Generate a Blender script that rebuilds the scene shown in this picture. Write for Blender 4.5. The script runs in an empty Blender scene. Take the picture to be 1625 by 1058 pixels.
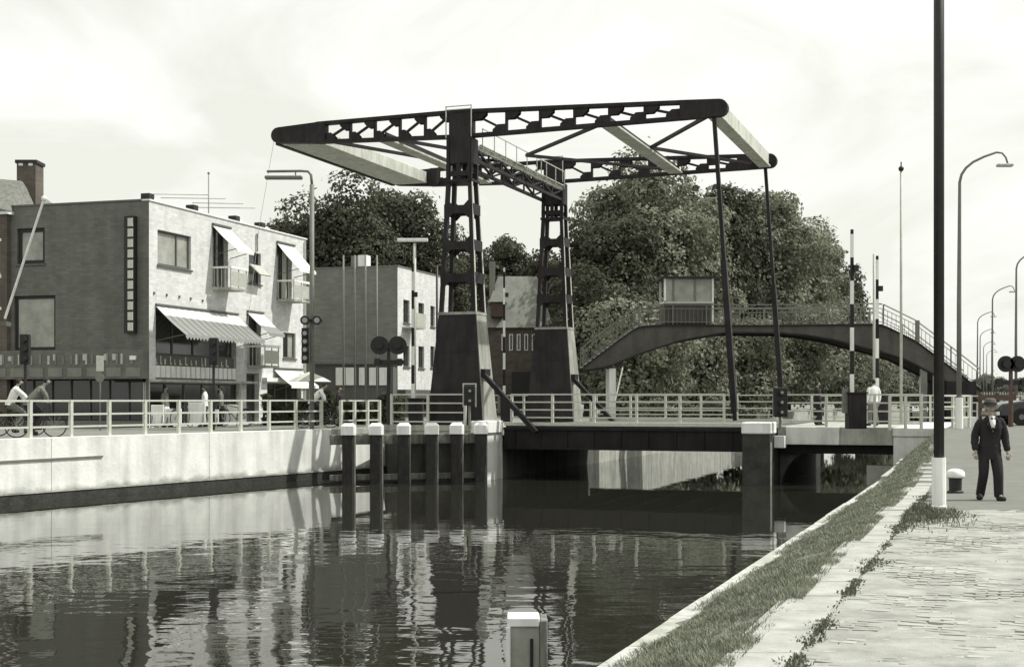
import bpy, bmesh, math, random
import numpy as np
from mathutils import Vector, Matrix
random.seed(7); rng = np.random.default_rng(7)
S = bpy.context.scene
COL = S.collection
R = math.radians
# ------------------------------------------------------------------ camera
F = 2200.0; PW = 1625.0; PH = 1058.0; CX = 812.5; HY = 633.0; EYE = 1.75
cam = bpy.data.cameras.new('camera'); camo = bpy.data.objects.new('camera', cam); COL.objects.link(camo)
camo.location = (0, 0, EYE); camo.rotation_euler = (R(90), 0, 0)
cam.sensor_width = 36; cam.lens = 36*F/PW; cam.shift_y = (HY-PH/2)/PW
cam.clip_start = 0.2; cam.clip_end = 4000
S.camera = camo
# ------------------------------------------------------------------ sky and sun
SUN_EL = 54.0; SUN_AZ = 8.0
SUN_DIR = Vector((math.cos(R(SUN_EL))*math.cos(R(SUN_AZ)), math.cos(R(SUN_EL))*math.sin(R(SUN_AZ)), math.sin(R(SUN_EL))))
w = bpy.data.worlds.new('World'); S.world = w; w.use_nodes = True
nt = w.node_tree; nt.nodes.clear()
N = nt.nodes.new; L = nt.links.new
out = N('ShaderNodeOutputWorld'); bg = N('ShaderNodeBackground'); bg.inputs['Strength'].default_value = 0.1
sky = N('ShaderNodeTexSky'); sky.sky_type = 'NISHITA'; sky.sun_disc = False
sky.sun_elevation = R(SUN_EL); sky.sun_rotation = math.atan2(SUN_DIR.x, SUN_DIR.y)
sky.dust_density = 3.0
bw = N('ShaderNodeRGBToBW'); L(sky.outputs[0], bw.inputs[0])
tc = N('ShaderNodeTexCoord'); mp = N('ShaderNodeMapping'); mp.inputs['Scale'].default_value = (1, 1, 2.2); mp.inputs['Location'].default_value = (0.35, 0.1, 0.62)
L(tc.outputs['Generated'], mp.inputs[0])
nz = N('ShaderNodeTexNoise'); nz.inputs['Scale'].default_value = 3.4; nz.inputs['Detail'].default_value = 7; nz.inputs['Roughness'].default_value = 0.55; nz.inputs['Distortion'].default_value = 0.6
L(mp.outputs[0], nz.inputs['Vector'])
cr = N('ShaderNodeValToRGB'); cr.color_ramp.elements[0].position = 0.40; cr.color_ramp.elements[1].position = 0.60
cr.color_ramp.elements[0].color = (8.7, 8.85, 8.05, 1); cr.color_ramp.elements[1].color = (11.2, 11.25, 10.9, 1)
L(nz.outputs[0], cr.inputs[0])
mth = N('ShaderNodeMath'); mth.operation = 'MULTIPLY_ADD'; mth.inputs[1].default_value = 0.035; mth.inputs[2].default_value = 0.90
L(bw.outputs[0], mth.inputs[0])
mn = N('ShaderNodeMath'); mn.operation = 'MINIMUM'; mn.inputs[1].default_value = 1.06; L(mth.outputs[0], mn.inputs[0])
vm = N('ShaderNodeVectorMath'); vm.operation = 'SCALE'; L(cr.outputs[0], vm.inputs[0]); L(mn.outputs[0], vm.inputs['Scale'])
L(vm.outputs[0], bg.inputs[0]); L(bg.outputs[0], out.inputs[0])
sl = bpy.data.lights.new('sun', 'SUN'); sl.energy = 4.9; sl.angle = R(0.5); sl.color = (1.0, 0.985, 0.94)
so = bpy.data.objects.new('sun', sl); COL.objects.link(so); so.location = (30, 0, 40)
so.rotation_euler = SUN_DIR.to_track_quat('Z', 'Y').to_euler()
S.view_settings.view_transform = 'Standard'; S.view_settings.look = 'None'; S.view_settings.gamma = 1; S.view_settings.exposure = 0.0
S.view_settings.use_curve_mapping = False
S.cycles.max_bounces = 6

# ------------------------------------------------------------------ helpers
def W(px, py, D): return Vector(((px-CX)/F*D, D, EYE+(HY-py)/F*D))
def tone(v, k=1.0):    # slightly olive print tone
    return (v*(1-0.02*k), v, v*(1-0.13*k), 1)
MATS = {}
def mat(name, col, rough=0.8, var=0.15, scale=3.0, bump=0.0, bscale=30.0, metal=0.0, brick=None, stain=None, spec=0.4):
    if name in MATS: return MATS[name]
    m = bpy.data.materials.new(name); m.use_nodes = True; t = m.node_tree; n = t.nodes; l = t.links
    b = n['Principled BSDF']; b.inputs['Roughness'].default_value = rough; b.inputs['Metallic'].default_value = metal
    b.inputs['Specular IOR Level'].default_value = spec
    g = n.new('ShaderNodeNewGeometry')
    no = n.new('ShaderNodeTexNoise'); no.inputs['Scale'].default_value = scale; no.inputs['Detail'].default_value = 6; no.inputs['Roughness'].default_value = 0.65
    l.new(g.outputs['Position'], no.inputs['Vector'])
    mr = n.new('ShaderNodeMapRange'); mr.inputs['From Min'].default_value = 0.3; mr.inputs['From Max'].default_value = 0.7
    mr.inputs['To Min'].default_value = 1-var; mr.inputs['To Max'].default_value = 1+var
    l.new(no.outputs[0], mr.inputs[0])
    sc = n.new('ShaderNodeVectorMath'); sc.operation = 'SCALE'; sc.inputs[0].default_value = col[:3]
    l.new(mr.outputs[0], sc.inputs['Scale']); cout = sc.outputs[0]
    if brick:      # (frame rotation z, width, height)
        mpn = n.new('ShaderNodeMapping'); mpn.vector_type = 'POINT'; mpn.inputs['Rotation'].default_value = (0, 0, brick[0])
        l.new(g.outputs['Position'], mpn.inputs[0])
        sp = n.new('ShaderNodeSeparateXYZ'); l.new(mpn.outputs[0], sp.inputs[0])
        cb = n.new('ShaderNodeCombineXYZ'); l.new(sp.outputs['X'], cb.inputs[0]); l.new(sp.outputs['Z'], cb.inputs[1])
        bt = n.new('ShaderNodeTexBrick'); bt.inputs['Scale'].default_value = 1.0
        bt.inputs['Brick Width'].default_value = brick[1]; bt.inputs['Row Height'].default_value = brick[2]; bt.inputs['Mortar Size'].default_value = brick[2]*0.09
        bt.inputs['Color1'].default_value = (1.08, 1.08, 1.08, 1); bt.inputs['Color2'].default_value = (0.86, 0.86, 0.86, 1); bt.inputs['Mortar'].default_value = (0.98*brick[3],)*3+(1,)
        l.new(cb.outputs[0], bt.inputs['Vector'])
        mu = n.new('ShaderNodeVectorMath'); mu.operation = 'MULTIPLY'; l.new(cout, mu.inputs[0]); l.new(bt.outputs[0], mu.inputs[1]); cout = mu.outputs[0]
    if stain:      # vertical rain streaks: (strength, scale)
        mps = n.new('ShaderNodeMapping'); mps.inputs['Scale'].default_value = (stain[1], stain[1], stain[1]*0.12)
        l.new(g.outputs['Position'], mps.inputs[0])
        ns = n.new('ShaderNodeTexNoise'); ns.inputs['Scale'].default_value = 1; ns.inputs['Detail'].default_value = 5; l.new(mps.outputs[0], ns.inputs['Vector'])
        ms = n.new('ShaderNodeMapRange'); ms.inputs['From Min'].default_value = 0.42; ms.inputs['From Max'].default_value = 0.68
        ms.inputs['To Min'].default_value = 1; ms.inputs['To Max'].default_value = 1-stain[0]; l.new(ns.outputs[0], ms.inputs[0])
        s2 = n.new('ShaderNodeVectorMath'); s2.operation = 'SCALE'; l.new(cout, s2.inputs[0]); l.new(ms.outputs[0], s2.inputs['Scale']); cout = s2.outputs[0]
    l.new(cout, b.inputs['Base Color'])
    if bump:
        nb = n.new('ShaderNodeTexNoise'); nb.inputs['Scale'].default_value = bscale; nb.inputs['Detail'].default_value = 4
        l.new(g.outputs['Position'], nb.inputs['Vector'])
        bu = n.new('ShaderNodeBump'); bu.inputs['Strength'].default_value = 1; bu.inputs['Distance'].default_value = bump
        l.new(nb.outputs[0], bu.inputs['Height']); l.new(bu.outputs[0], b.inputs['Normal'])
    MATS[name] = m; return m

ORG = {}
def tag(o, label=None, cat=None, group=None, kind=None):
    if label: o['label'] = label
    if cat: o['category'] = cat
    if group: o['group'] = group
    if kind: o['kind'] = kind
    return o
def thing(name, loc, label, cat, group=None):
    o = bpy.data.objects.new(name, None); COL.objects.link(o); o.empty_display_size = 0.3
    o.location = loc; ORG[o.name] = Vector(loc); return tag(o, label, cat, group)
def inst(src, parent, loc=(0, 0, 0), name=None, rot=None):
    o = bpy.data.objects.new(name or src.name.split('.')[0], src.data); COL.objects.link(o); o.parent = parent; o.location = loc
    if rot is not None: o.rotation_euler = rot
    return o
def kids(o): return [c for c in bpy.data.objects if c.parent == o]
def dup(o, loc, rz=None, label=None, parent=None):
    c = o.copy(); COL.objects.link(c); c.parent = parent
    if parent is None:
        c.location = loc
        if rz is not None: c.rotation_euler = (0, 0, rz)
        if label: c['label'] = label
        ORG[c.name] = Vector(loc)
    for k in kids(o): dup(k, None, parent=c)
    return c

class MB:
    """collects geometry; frame maps local to world; build() links ONE mesh object"""
    def __init__(s, frame=None): s.v = []; s.f = []; s.M = frame
    def add(s, vs, fs):
        o = len(s.v); s.v += [Vector(v) for v in vs]; s.f += [tuple(i+o for i in f) for f in fs]; return s
    def box(s, x0, x1, y0, y1, z0, z1):
        return s.add([(x0,y0,z0),(x1,y0,z0),(x1,y1,z0),(x0,y1,z0),(x0,y0,z1),(x1,y0,z1),(x1,y1,z1),(x0,y1,z1)],
              [(0,3,2,1),(4,5,6,7),(0,1,5,4),(1,2,6,5),(2,3,7,6),(3,0,4,7)])
    def frus(s, z0, a0, z1, a1):   # a = (x0,x1,y0,y1)
        return s.add([(a0[0],a0[2],z0),(a0[1],a0[2],z0),(a0[1],a0[3],z0),(a0[0],a0[3],z0),(a1[0],a1[2],z1),(a1[1],a1[2],z1),(a1[1],a1[3],z1),(a1[0],a1[3],z1)],
              [(0,3,2,1),(4,5,6,7),(0,1,5,4),(1,2,6,5),(2,3,7,6),(3,0,4,7)])
    def beam(s, p, q, wd, ht, up=(0,0,1)):
        p = Vector(p); q = Vector(q); d = (q-p).normalized(); a = d.cross(Vector(up))
        if a.length < 1e-4: a = d.cross(Vector((0,1,0)))
        a.normalize(); b = a.cross(d).normalized(); a *= wd/2; b *= ht/2
        return s.add([p-a-b,p+a-b,p+a+b,p-a+b,q-a-b,q+a-b,q+a+b,q-a+b],[(0,1,2,3),(7,6,5,4),(0,4,5,1),(1,5,6,2),(2,6,7,3),(3,7,4,0)])
    def tube(s, pts, r, seg=8, cap=True):
        pts = [Vector(p) for p in pts]; n = len(pts); rs = r if isinstance(r, (list, tuple)) else [r]*n
        base = len(s.v); prev = None
        for i, p in enumerate(pts):
            d = (pts[min(i+1,n-1)]-pts[max(i-1,0)]).normalized()
            if prev is None: a = d.orthogonal().normalized()
            else:
                a = (prev-d*prev.dot(d)).normalized()
            prev = a; b = d.cross(a)
            for k in range(seg):
                t = 2*math.pi*k/seg; s.v.append(p+(a*math.cos(t)+b*math.sin(t))*rs[i])
        for i in range(n-1):
            for k in range(seg):
                k2 = (k+1) % seg
                s.f.append((base+i*seg+k, base+i*seg+k2, base+(i+1)*seg+k2, base+(i+1)*seg+k))
        if cap:
            s.f.append(tuple(base+k for k in reversed(range(seg)))); s.f.append(tuple(base+(n-1)*seg+k for k in range(seg)))
        return s
    def lathe(s, c, prof, seg=16):
        c = Vector(c); base = len(s.v); n = len(prof)
        for r, z in prof:
            for k in range(seg):
                t = 2*math.pi*k/seg; s.v.append(c+Vector((r*math.cos(t), r*math.sin(t), z)))
        for i in range(n-1):
            for k in range(seg):
                k2 = (k+1) % seg; s.f.append((base+i*seg+k, base+i*seg+k2, base+(i+1)*seg+k2, base+(i+1)*seg+k))
        s.f.append(tuple(base+k for k in reversed(range(seg)))); s.f.append(tuple(base+(n-1)*seg+k for k in range(seg)))
        return s
    def prism(s, poly, d):     # polygon of 3-D points pushed along vector d
        d = Vector(d); n = len(poly); P = [Vector(p) for p in poly]
        return s.add(P+[p+d for p in P], [tuple(range(n)), tuple(reversed(range(n, 2*n)))]+[(i, i+n, (i+1) % n+n, (i+1) % n) for i in range(n)])
    def ball(s, c, r, seg=12, rings=8, sc=(1,1,1)):
        c = Vector(c); prof = []
        base = len(s.v)
        for i in range(rings+1):
            a = math.pi*i/rings-math.pi/2
            for k in range(seg):
                t = 2*math.pi*k/seg
                s.v.append(c+Vector((math.cos(a)*math.cos(t)*r*sc[0], math.cos(a)*math.sin(t)*r*sc[1], math.sin(a)*r*sc[2])))
        for i in range(rings):
            for k in range(seg):
                k2 = (k+1) % seg; s.f.append((base+i*seg+k, base+i*seg+k2, base+(i+1)*seg+k2, base+(i+1)*seg+k))
        return s
    def build(s, name, m, parent=None, bevel=0, smooth=False, label=None, kind=None):
        vs = [s.M @ v for v in s.v] if s.M is not None else s.v
        org = Vector((0,0,0)); p = parent
        root = parent
        while root is not None and root.parent is not None: root = root.parent
        if root is not None: org = ORG.get(root.name, org)
        me = bpy.data.meshes.new(name); me.from_pydata([v-org for v in vs], [], s.f)
        bm = bmesh.new(); bm.from_mesh(me)
        if smooth: bmesh.ops.remove_doubles(bm, verts=bm.verts, dist=1e-5)
        bmesh.ops.recalc_face_normals(bm, faces=bm.faces)
        if bevel: bmesh.ops.bevel(bm, geom=list(bm.edges), offset=bevel, segments=1, affect='EDGES')
        bm.to_mesh(me); bm.free()
        me.materials.append(m)
        if smooth: me.shade_smooth()
        o = bpy.data.objects.new(name, me); COL.objects.link(o); o.parent = parent
        if root is None: ORG[o.name] = Vector((0,0,0))
        if label: o['label'] = label
        if kind: o['kind'] = kind
        return o

# ------------------------------------------------------------------ materials
M_conc = mat('pale_and_sunlit_concrete', tone(0.70, .5), 0.9, 0.14, 1.0, 0.012, 12, stain=(0.30, 2.2))
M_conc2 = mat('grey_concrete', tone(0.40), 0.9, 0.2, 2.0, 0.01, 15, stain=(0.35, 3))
M_concd = mat('dark_and_shaded_concrete', tone(0.10), 0.9, 0.3, 1.5, 0.02, 10, stain=(0.5, 3))
M_algae = mat('algae_band', tone(0.035), 0.7, 0.5, 2.5, 0.02, 10)
M_flank = mat('sunlit_flank_tone', tone(0.30), 0.6, 0.2, 1.5, stain=(0.35, 4))
M_cop = mat('worn_coping', tone(0.46, .6), 0.9, 0.3, 3.5, 0.012, 18, stain=(0.3, 6))
M_wall = mat('quay_wall_concrete', tone(0.75, .5), 0.9, 0.14, 1.0, 0.008, 9, stain=(0.24, 2.2))
def tide(m, z0, z1, dark):      # uneven tide mark just above the water line
    n = m.node_tree.nodes; l = m.node_tree.links; b = n['Principled BSDF']; src_ = b.inputs['Base Color'].links[0].from_socket
    g = n.new('ShaderNodeNewGeometry'); q = n.new('ShaderNodeTexNoise'); q.inputs['Scale'].default_value = 1.6; q.inputs['Detail'].default_value = 6; l.new(g.outputs['Position'], q.inputs['Vector'])
    s_ = n.new('ShaderNodeSeparateXYZ'); l.new(g.outputs['Position'], s_.inputs[0])
    a = n.new('ShaderNodeMath'); a.operation = 'MULTIPLY_ADD'; a.inputs[1].default_value = -0.55; l.new(q.outputs[0], a.inputs[0]); l.new(s_.outputs['Z'], a.inputs[2])
    mr = n.new('ShaderNodeMapRange'); mr.inputs['From Min'].default_value = z0-.27; mr.inputs['From Max'].default_value = z1-.27; mr.inputs['To Min'].default_value = dark; mr.inputs['To Max'].default_value = 1; l.new(a.outputs[0], mr.inputs[0])
    v = n.new('ShaderNodeVectorMath'); v.operation = 'SCALE'; l.new(src_, v.inputs[0]); l.new(mr.outputs[0], v.inputs['Scale']); l.new(v.outputs[0], b.inputs['Base Color'])
tide(M_wall, -0.98, -0.72, 0.25)
M_white = mat('white_paint', tone(0.80, .3), 0.6, 0.06, 4, stain=(0.15, 8))
M_rail = mat('pale_rail_paint', tone(0.52), 0.6, 0.12, 8)
M_steel = mat('dark_bridge_steel', (0.022, 0.018, 0.019, 1), 0.6, 0.45, 1.6, 0.004, 30, stain=(0.45, 5), spec=0.25)
M_steel2 = mat('girder_steel', (0.014, 0.012, 0.013, 1), 0.65, 0.45, 1.5, 0.004, 30, stain=(0.4, 5), spec=0.25)
M_steell = mat('pale_and_sunlit_paint', tone(0.5), 0.6, 0.15, 2, stain=(0.25, 4))
M_black = mat('black_paint', (0.015, 0.014, 0.014, 1), 0.5, 0.3, 6)
M_greyp = mat('grey_pole_paint', tone(0.16), 0.55, 0.15, 6)
M_palep = mat('pale_pole_paint_and_sunlit_tone', tone(0.42), 0.55, 0.15, 6)
M_wood = mat('dark_tarred_timber', (0.028, 0.026, 0.024, 1), 0.8, 0.4, 5, 0.008, 30, stain=(0.4, 14))
M_woodl = mat('weathered_and_lit_timber', tone(0.20), 0.9, 0.3, 5, 0.008, 30, stain=(0.5, 10))
AF = math.atan2(0.955, 0.297)
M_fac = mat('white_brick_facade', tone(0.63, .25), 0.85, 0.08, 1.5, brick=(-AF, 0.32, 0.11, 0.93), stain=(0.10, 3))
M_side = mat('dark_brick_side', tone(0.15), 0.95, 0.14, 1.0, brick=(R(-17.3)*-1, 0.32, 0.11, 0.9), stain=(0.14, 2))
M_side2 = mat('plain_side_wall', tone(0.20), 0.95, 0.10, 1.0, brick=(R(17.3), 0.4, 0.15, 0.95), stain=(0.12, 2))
M_redb = mat('red_brick', (0.10, 0.085, 0.07, 1), 0.9, 0.3, 2.0, brick=(R(17.3), 0.3, 0.1, 1.3))
M_tile = mat('roof_tile', tone(0.17), 0.9, 0.35, 6, 0.02, 14)
M_slate = mat('pale_slate', tone(0.21), 0.85, 0.15, 4, stain=(0.2, 2))
M_frame = mat('dark_window_frame', tone(0.10), 0.6, 0.1, 5)
M_frameb = mat('black_window_frame', tone(0.02), 0.6, 0.1, 5)
M_dark = mat('dark_interior', tone(0.018), 0.9, 0.3, 2)
M_awn = mat('pale_awning_cloth', tone(0.72, .3), 0.9, 0.05, 3)
M_awn2 = mat('grey_awning_stripe', tone(0.50, .4), 0.9, 0.05, 3)
M_asph = mat('asphalt_and_shade', tone(0.15), 0.92, 0.14, 1.6, 0.004, 60)
M_street = mat('street_paving', tone(0.18), 0.92, 0.15, 1.0, 0.004, 40)
M_soil = mat('far_soil', tone(0.10), 0.95, 0.3, 0.5)
M_bank = mat('bank_earth', tone(0.15), 0.95, 0.4, 6, 0.03, 15)
M_sand = mat('sand_joint', tone(0.29,.8), 0.95, 0.34, 2.2, 0.008, 60)
M_pave = mat('worn_paving_brick', tone(0.32, .8), 0.9, 0.32, 1.3, 0.005, 50)
M_slab = mat('worn_stone_slab', tone(0.34, .7), 0.85, 0.28, 2.5, 0.006, 40)
M_grass = mat('grass_blades', (0.21, 0.225, 0.165, 1), 0.7, 0.45, 5)
M_weed = mat('weed_leaves', (0.11, 0.12, 0.08, 1), 0.7, 0.4, 8)
M_bark = mat('bark', tone(0.06), 0.95, 0.3, 4)
M_glassd = mat('window_glass', (0.03, 0.033, 0.03, 1), 0.08, 0.2, 1, spec=0.6)
M_glassl = mat('pale_curtained_glass', tone(0.30), 0.25, 0.35, 1.2)
M_skin = mat('skin', (0.33, 0.27, 0.22, 1), 0.6, 0.05, 20)
M_suit = mat('dark_suit', (0.018, 0.015, 0.017, 1), 0.9, 0.2, 20)
M_shirt = mat('white_shirt', tone(0.7, .3), 0.85, 0.05, 20)
M_coat = mat('grey_jacket', tone(0.14), 0.9, 0.15, 20)
M_hat = mat('felt_hat', tone(0.09), 0.9, 0.15, 20)
M_hair = mat('dark_hair', (0.02, 0.018, 0.016, 1), 0.8, 0.2, 30)
M_car = mat('dark_car_paint', (0.02, 0.018, 0.02, 1), 0.2, 0.1, 5, spec=0.6)
M_chrome = mat('chrome', (0.6, 0.6, 0.58, 1), 0.2, 0.05, 5, metal=1.0)
M_rubber = mat('rubber', (0.015, 0.015, 0.015, 1), 0.85, 0.2, 10)
M_brown = mat('brown_boards', (0.09, 0.06, 0.05, 1), 0.85, 0.2, 5)
M_lens = mat('signal_lens', (0.25, 0.26, 0.25, 1), 0.12, 0.1, 5, spec=0.8)
M_green = mat('footbridge_steel', (0.085, 0.08, 0.068, 1), 0.7, 0.25, 1.5, stain=(0.3, 2))

def leafmat(name, c):
    m = bpy.data.materials.new(name); m.use_nodes = True; t = m.node_tree; n = t.nodes; l = t.links
    b = n['Principled BSDF']; b.inputs['Roughness'].default_value = 0.75; b.inputs['Specular IOR Level'].default_value = 0.15
    g = n.new('ShaderNodeNewGeometry'); no = n.new('ShaderNodeTexNoise'); no.inputs['Scale'].default_value = 0.55; no.inputs['Detail'].default_value = 5
    l.new(g.outputs['Position'], no.inputs['Vector'])
    r = n.new('ShaderNodeValToRGB'); r.color_ramp.elements[0].position = 0.35; r.color_ramp.elements[1].position = 0.65
    r.color_ramp.elements[0].color = (c[0]*0.60, c[1]*0.57, c[2]*0.57, 1); r.color_ramp.elements[1].color = (c[0]*1.2, c[1]*1.2, c[2]*1.18, 1)
    l.new(no.outputs[0], r.inputs[0]); l.new(r.outputs[0], b.inputs['Base Color'])
    tr = n.new('ShaderNodeBsdfTranslucent'); l.new(r.outputs[0], tr.inputs[0]); mx = n.new('ShaderNodeMixShader'); mx.inputs[0].default_value = 0.25
    l.new(b.outputs[0], mx.inputs[1]); l.new(tr.outputs[0], mx.inputs[2]); l.new(mx.outputs[0], n['Material Output'].inputs[0])
    return m
M_leafA = leafmat('dense_dark_foliage', (0.085, 0.09, 0.062))
M_leafB = leafmat('grey_green_foliage', (0.21, 0.225, 0.165))
M_leafC = leafmat('distant_foliage', (0.20, 0.21, 0.17))

# ------------------------------------------------------------------ water
WZ = -1.15
mw = bpy.data.materials.new('canal_water'); mw.use_nodes = True; t = mw.node_tree; n = t.nodes; l = t.links
b = n['Principled BSDF']; b.inputs['Base Color'].default_value = (0.022, 0.022, 0.017, 1); b.inputs['Roughness'].default_value = 0.015; b.inputs['IOR'].default_value = 1.33
g = n.new('ShaderNodeNewGeometry')
def wnoise(scale, detail, sx=1.0):
    mm = n.new('ShaderNodeMapping'); mm.inputs['Scale'].default_value = (sx, 1, 1); l.new(g.outputs['Position'], mm.inputs[0])
    q = n.new('ShaderNodeTexNoise'); q.inputs['Scale'].default_value = scale; q.inputs['Detail'].default_value = detail; q.inputs['Roughness'].default_value = 0.45
    l.new(mm.outputs[0], q.inputs['Vector']); return q.outputs[0]
n1 = wnoise(1.1, 2, 0.8); n2 = wnoise(4.0, 2, 0.7)
sp = n.new('ShaderNodeSeparateXYZ'); l.new(g.outputs['Position'], sp.inputs[0])
pn = wnoise(0.10, 3, 0.5)
# wind reaches the open water only; it lies calm in the lee of the bridge
ad = n.new('ShaderNodeMath'); ad.operation = 'MULTIPLY_ADD'; ad.inputs[1].default_value = 14; l.new(pn, ad.inputs[0]); l.new(sp.outputs['Y'], ad.inputs[2])
mk = n.new('ShaderNodeMapRange'); mk.inputs['From Min'].default_value = 43; mk.inputs['From Max'].default_value = 30; mk.inputs['To Min'].default_value = 0.10; mk.inputs['To Max'].default_value = 1.0
l.new(ad.outputs[0], mk.inputs[0])
mixh = n.new('ShaderNodeMath'); mixh.operation = 'MULTIPLY_ADD'; mixh.inputs[1].default_value = 0.22; l.new(n2, mixh.inputs[0]); l.new(n1, mixh.inputs[2])
hm = n.new('ShaderNodeMath'); hm.operation = 'MULTIPLY'; l.new(mixh.outputs[0], hm.inputs[0]); l.new(mk.outputs[0], hm.inputs[1])
bu = n.new('ShaderNodeBump'); bu.inputs['Strength'].default_value = 1.0; bu.inputs['Distance'].default_value = 0.0125
l.new(hm.outputs[0], bu.inputs['Height']); l.new(bu.outputs[0], b.inputs['Normal'])
wm = MB().add([(-120,-30,WZ),(160,-30,WZ),(160,330,WZ),(-120,330,WZ)], [(0,1,2,3)]).build('canal_water', mw); wm['kind'] = 'structure'
MB().add([(-120,-30,WZ-1.5),(160,-30,WZ-1.5),(160,330,WZ-1.5),(-120,330,WZ-1.5)], [(0,1,2,3)]).build('canal_bed', M_concd)['kind'] = 'structure'

# ------------------------------------------------------------------ terrain
SZ = 0.62
def lw(D): return -14.05+0.559*(D-38)          # left quay wall line
def re_(D): return 0.45+0.3535*(D-10.46)       # right quay edge line
U = Vector((0.944, -0.330, 0)); V = Vector((0.330, 0.944, 0)); T0 = Vector((-1.85, 51.6, 0))
U.normalize(); V.normalize()
MBR = Matrix(((U.x, V.x, 0, T0.x), (U.y, V.y, 0, T0.y), (0, 0, 1, 0), (0, 0, 0, 1)))
def Bp(s, t, z=0): return MBR @ Vector((s, t, z))
TW = 11.4
def struct(o): o['kind'] = 'structure'; return o
# left bank street sheet (follows wall, abutment, far bank)
lb = Bp(1.58, 13.2); far1 = lb+V*250
LP = [(lw(-30)-.25, -30), (lw(54.3)-.25, 54.3), tuple(Bp(-4.2, 3.4)[:2]), tuple(Bp(1.4, 3.4)[:2]), (lb.x-0.2, lb.y), (far1.x, far1.y), (-400, far1.y), (-400, -30)]
struct(MB().prism([(x, y, SZ-0.4) for x, y in LP], (0, 0, 0.4)).build('street', M_street))
# left bank wall beyond the bridge
P = [lb, far1]
struct(MB().prism([(lb.x-.5, lb.y, -2.6), (lb.x, lb.y, -2.6), (far1.x, far1.y, -2.6), (far1.x-.5, far1.y, -2.6)], (0, 0, 3.3)).build('far_quay_wall', M_conc2))
# far land behind the canal's end
struct(MB().add([(-1500, 290, SZ-.02), (1500, 290, SZ-.02), (1500, 3000, SZ-.02), (-1500, 3000, SZ-.02)], [(0,1,2,3)]).build('far_ground', M_soil))
def hR(D):
    x = min(max((D-27)/18, 0), 1); return 0.8*(x*x*(3-2*x))
def bank_z(D, e):
    h = hR(D); lo = -0.40+0.0*D
    lo = lo+max(0, (D-36))*0.03
    k = min(max((e-0.22)/1.12, 0), 1)
    return lo+(h-0.008-lo)*(k**0.8)
def grid(name, D0, D1, nd, e0, e1, ne, zf, m, jit=0):
    mb = MB()
    for i in range(nd+1):
        D = D0+(D1-D0)*i/nd
        for j in range(ne+1):
            e = e0+(e1-e0)*j/ne; mb.v.append(Vector((re_(D)+e, D, zf(D, e)+random.uniform(-jit, jit))))
    for i in range(nd):
        for j in range(ne):
            a = i*(ne+1)+j; mb.f.append((a, a+1, a+ne+2, a+ne+1))
    return struct(mb.build(name, m, smooth=True))
grid('grass_bank', 2, 45.5, 120, 0.10, 1.36, 9, bank_z, M_bank, 0.012)
grid('quay_pavement', 2, 21.9, 20, 1.30, 40, 20, lambda D, e: -0.010, M_sand)
grid('shade_toned_quay_road', 21.9, 45.5, 40, 1.30, 60, 20, lambda D, e: hR(D)-0.001 if D > 27 else -0.001, M_asph)  # shade over this stretch is put into its darker tone
grid('right_bank_road', 45.5, 290, 40, 1.4, 200, 10, lambda D, e: 0.8-0.003, M_asph)
# coping of the right quay: single stones
cw = thing('quay_coping', (re_(20), 20, -0.4), 'pale worn concrete coping edging the grassy bank of the right quay', 'coping')
D = 3.0; k = 0
while D < 44:
    ln = 1.48; mb = MB(); j = random.uniform(-0.008, 0.008); zt = -0.385+max(0, D-36)*0.03+random.uniform(-.006, .006)
    x0, x1 = re_(D)+j, re_(D+ln)+j
    mb.prism([(x0, D, WZ-0.8), (x0+0.25, D, WZ-0.8), (x1+0.25, D+ln, WZ-0.8), (x1, D+ln, WZ-0.8)], (0, 0, zt-WZ+0.8)).build('coping_stone', M_conc2 if k % 4 == 2 else M_cop, cw, bevel=0.01)
    D += 1.5; k += 1
# slab strip beside the bank
sb = thing('slab_strip', (re_(20)+1.5, 20, 0), 'narrow strip of worn stone slabs running between grass bank and paved quay', 'kerb')
D = 4.0
for i in range(38):
    ln = random.uniform(0.82, 0.95)
    if D < 33 and random.random() > 0.04:
        z = random.uniform(-.006, .010)+hR(D+.4)
        a = re_(D)+1.37+random.uniform(-.02, .02); c = re_(D+ln)+1.37+random.uniform(-.02, .02); wd = 0.46
        MB().prism([(a, D, z-.1), (a+wd, D, z-.1), (c+wd, D+ln, z-.1), (c, D+ln, z-.1)], (0, 0, .108)).build('stone_slab', M_slab, sb, bevel=0.012)
    D += ln+0.03
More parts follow.
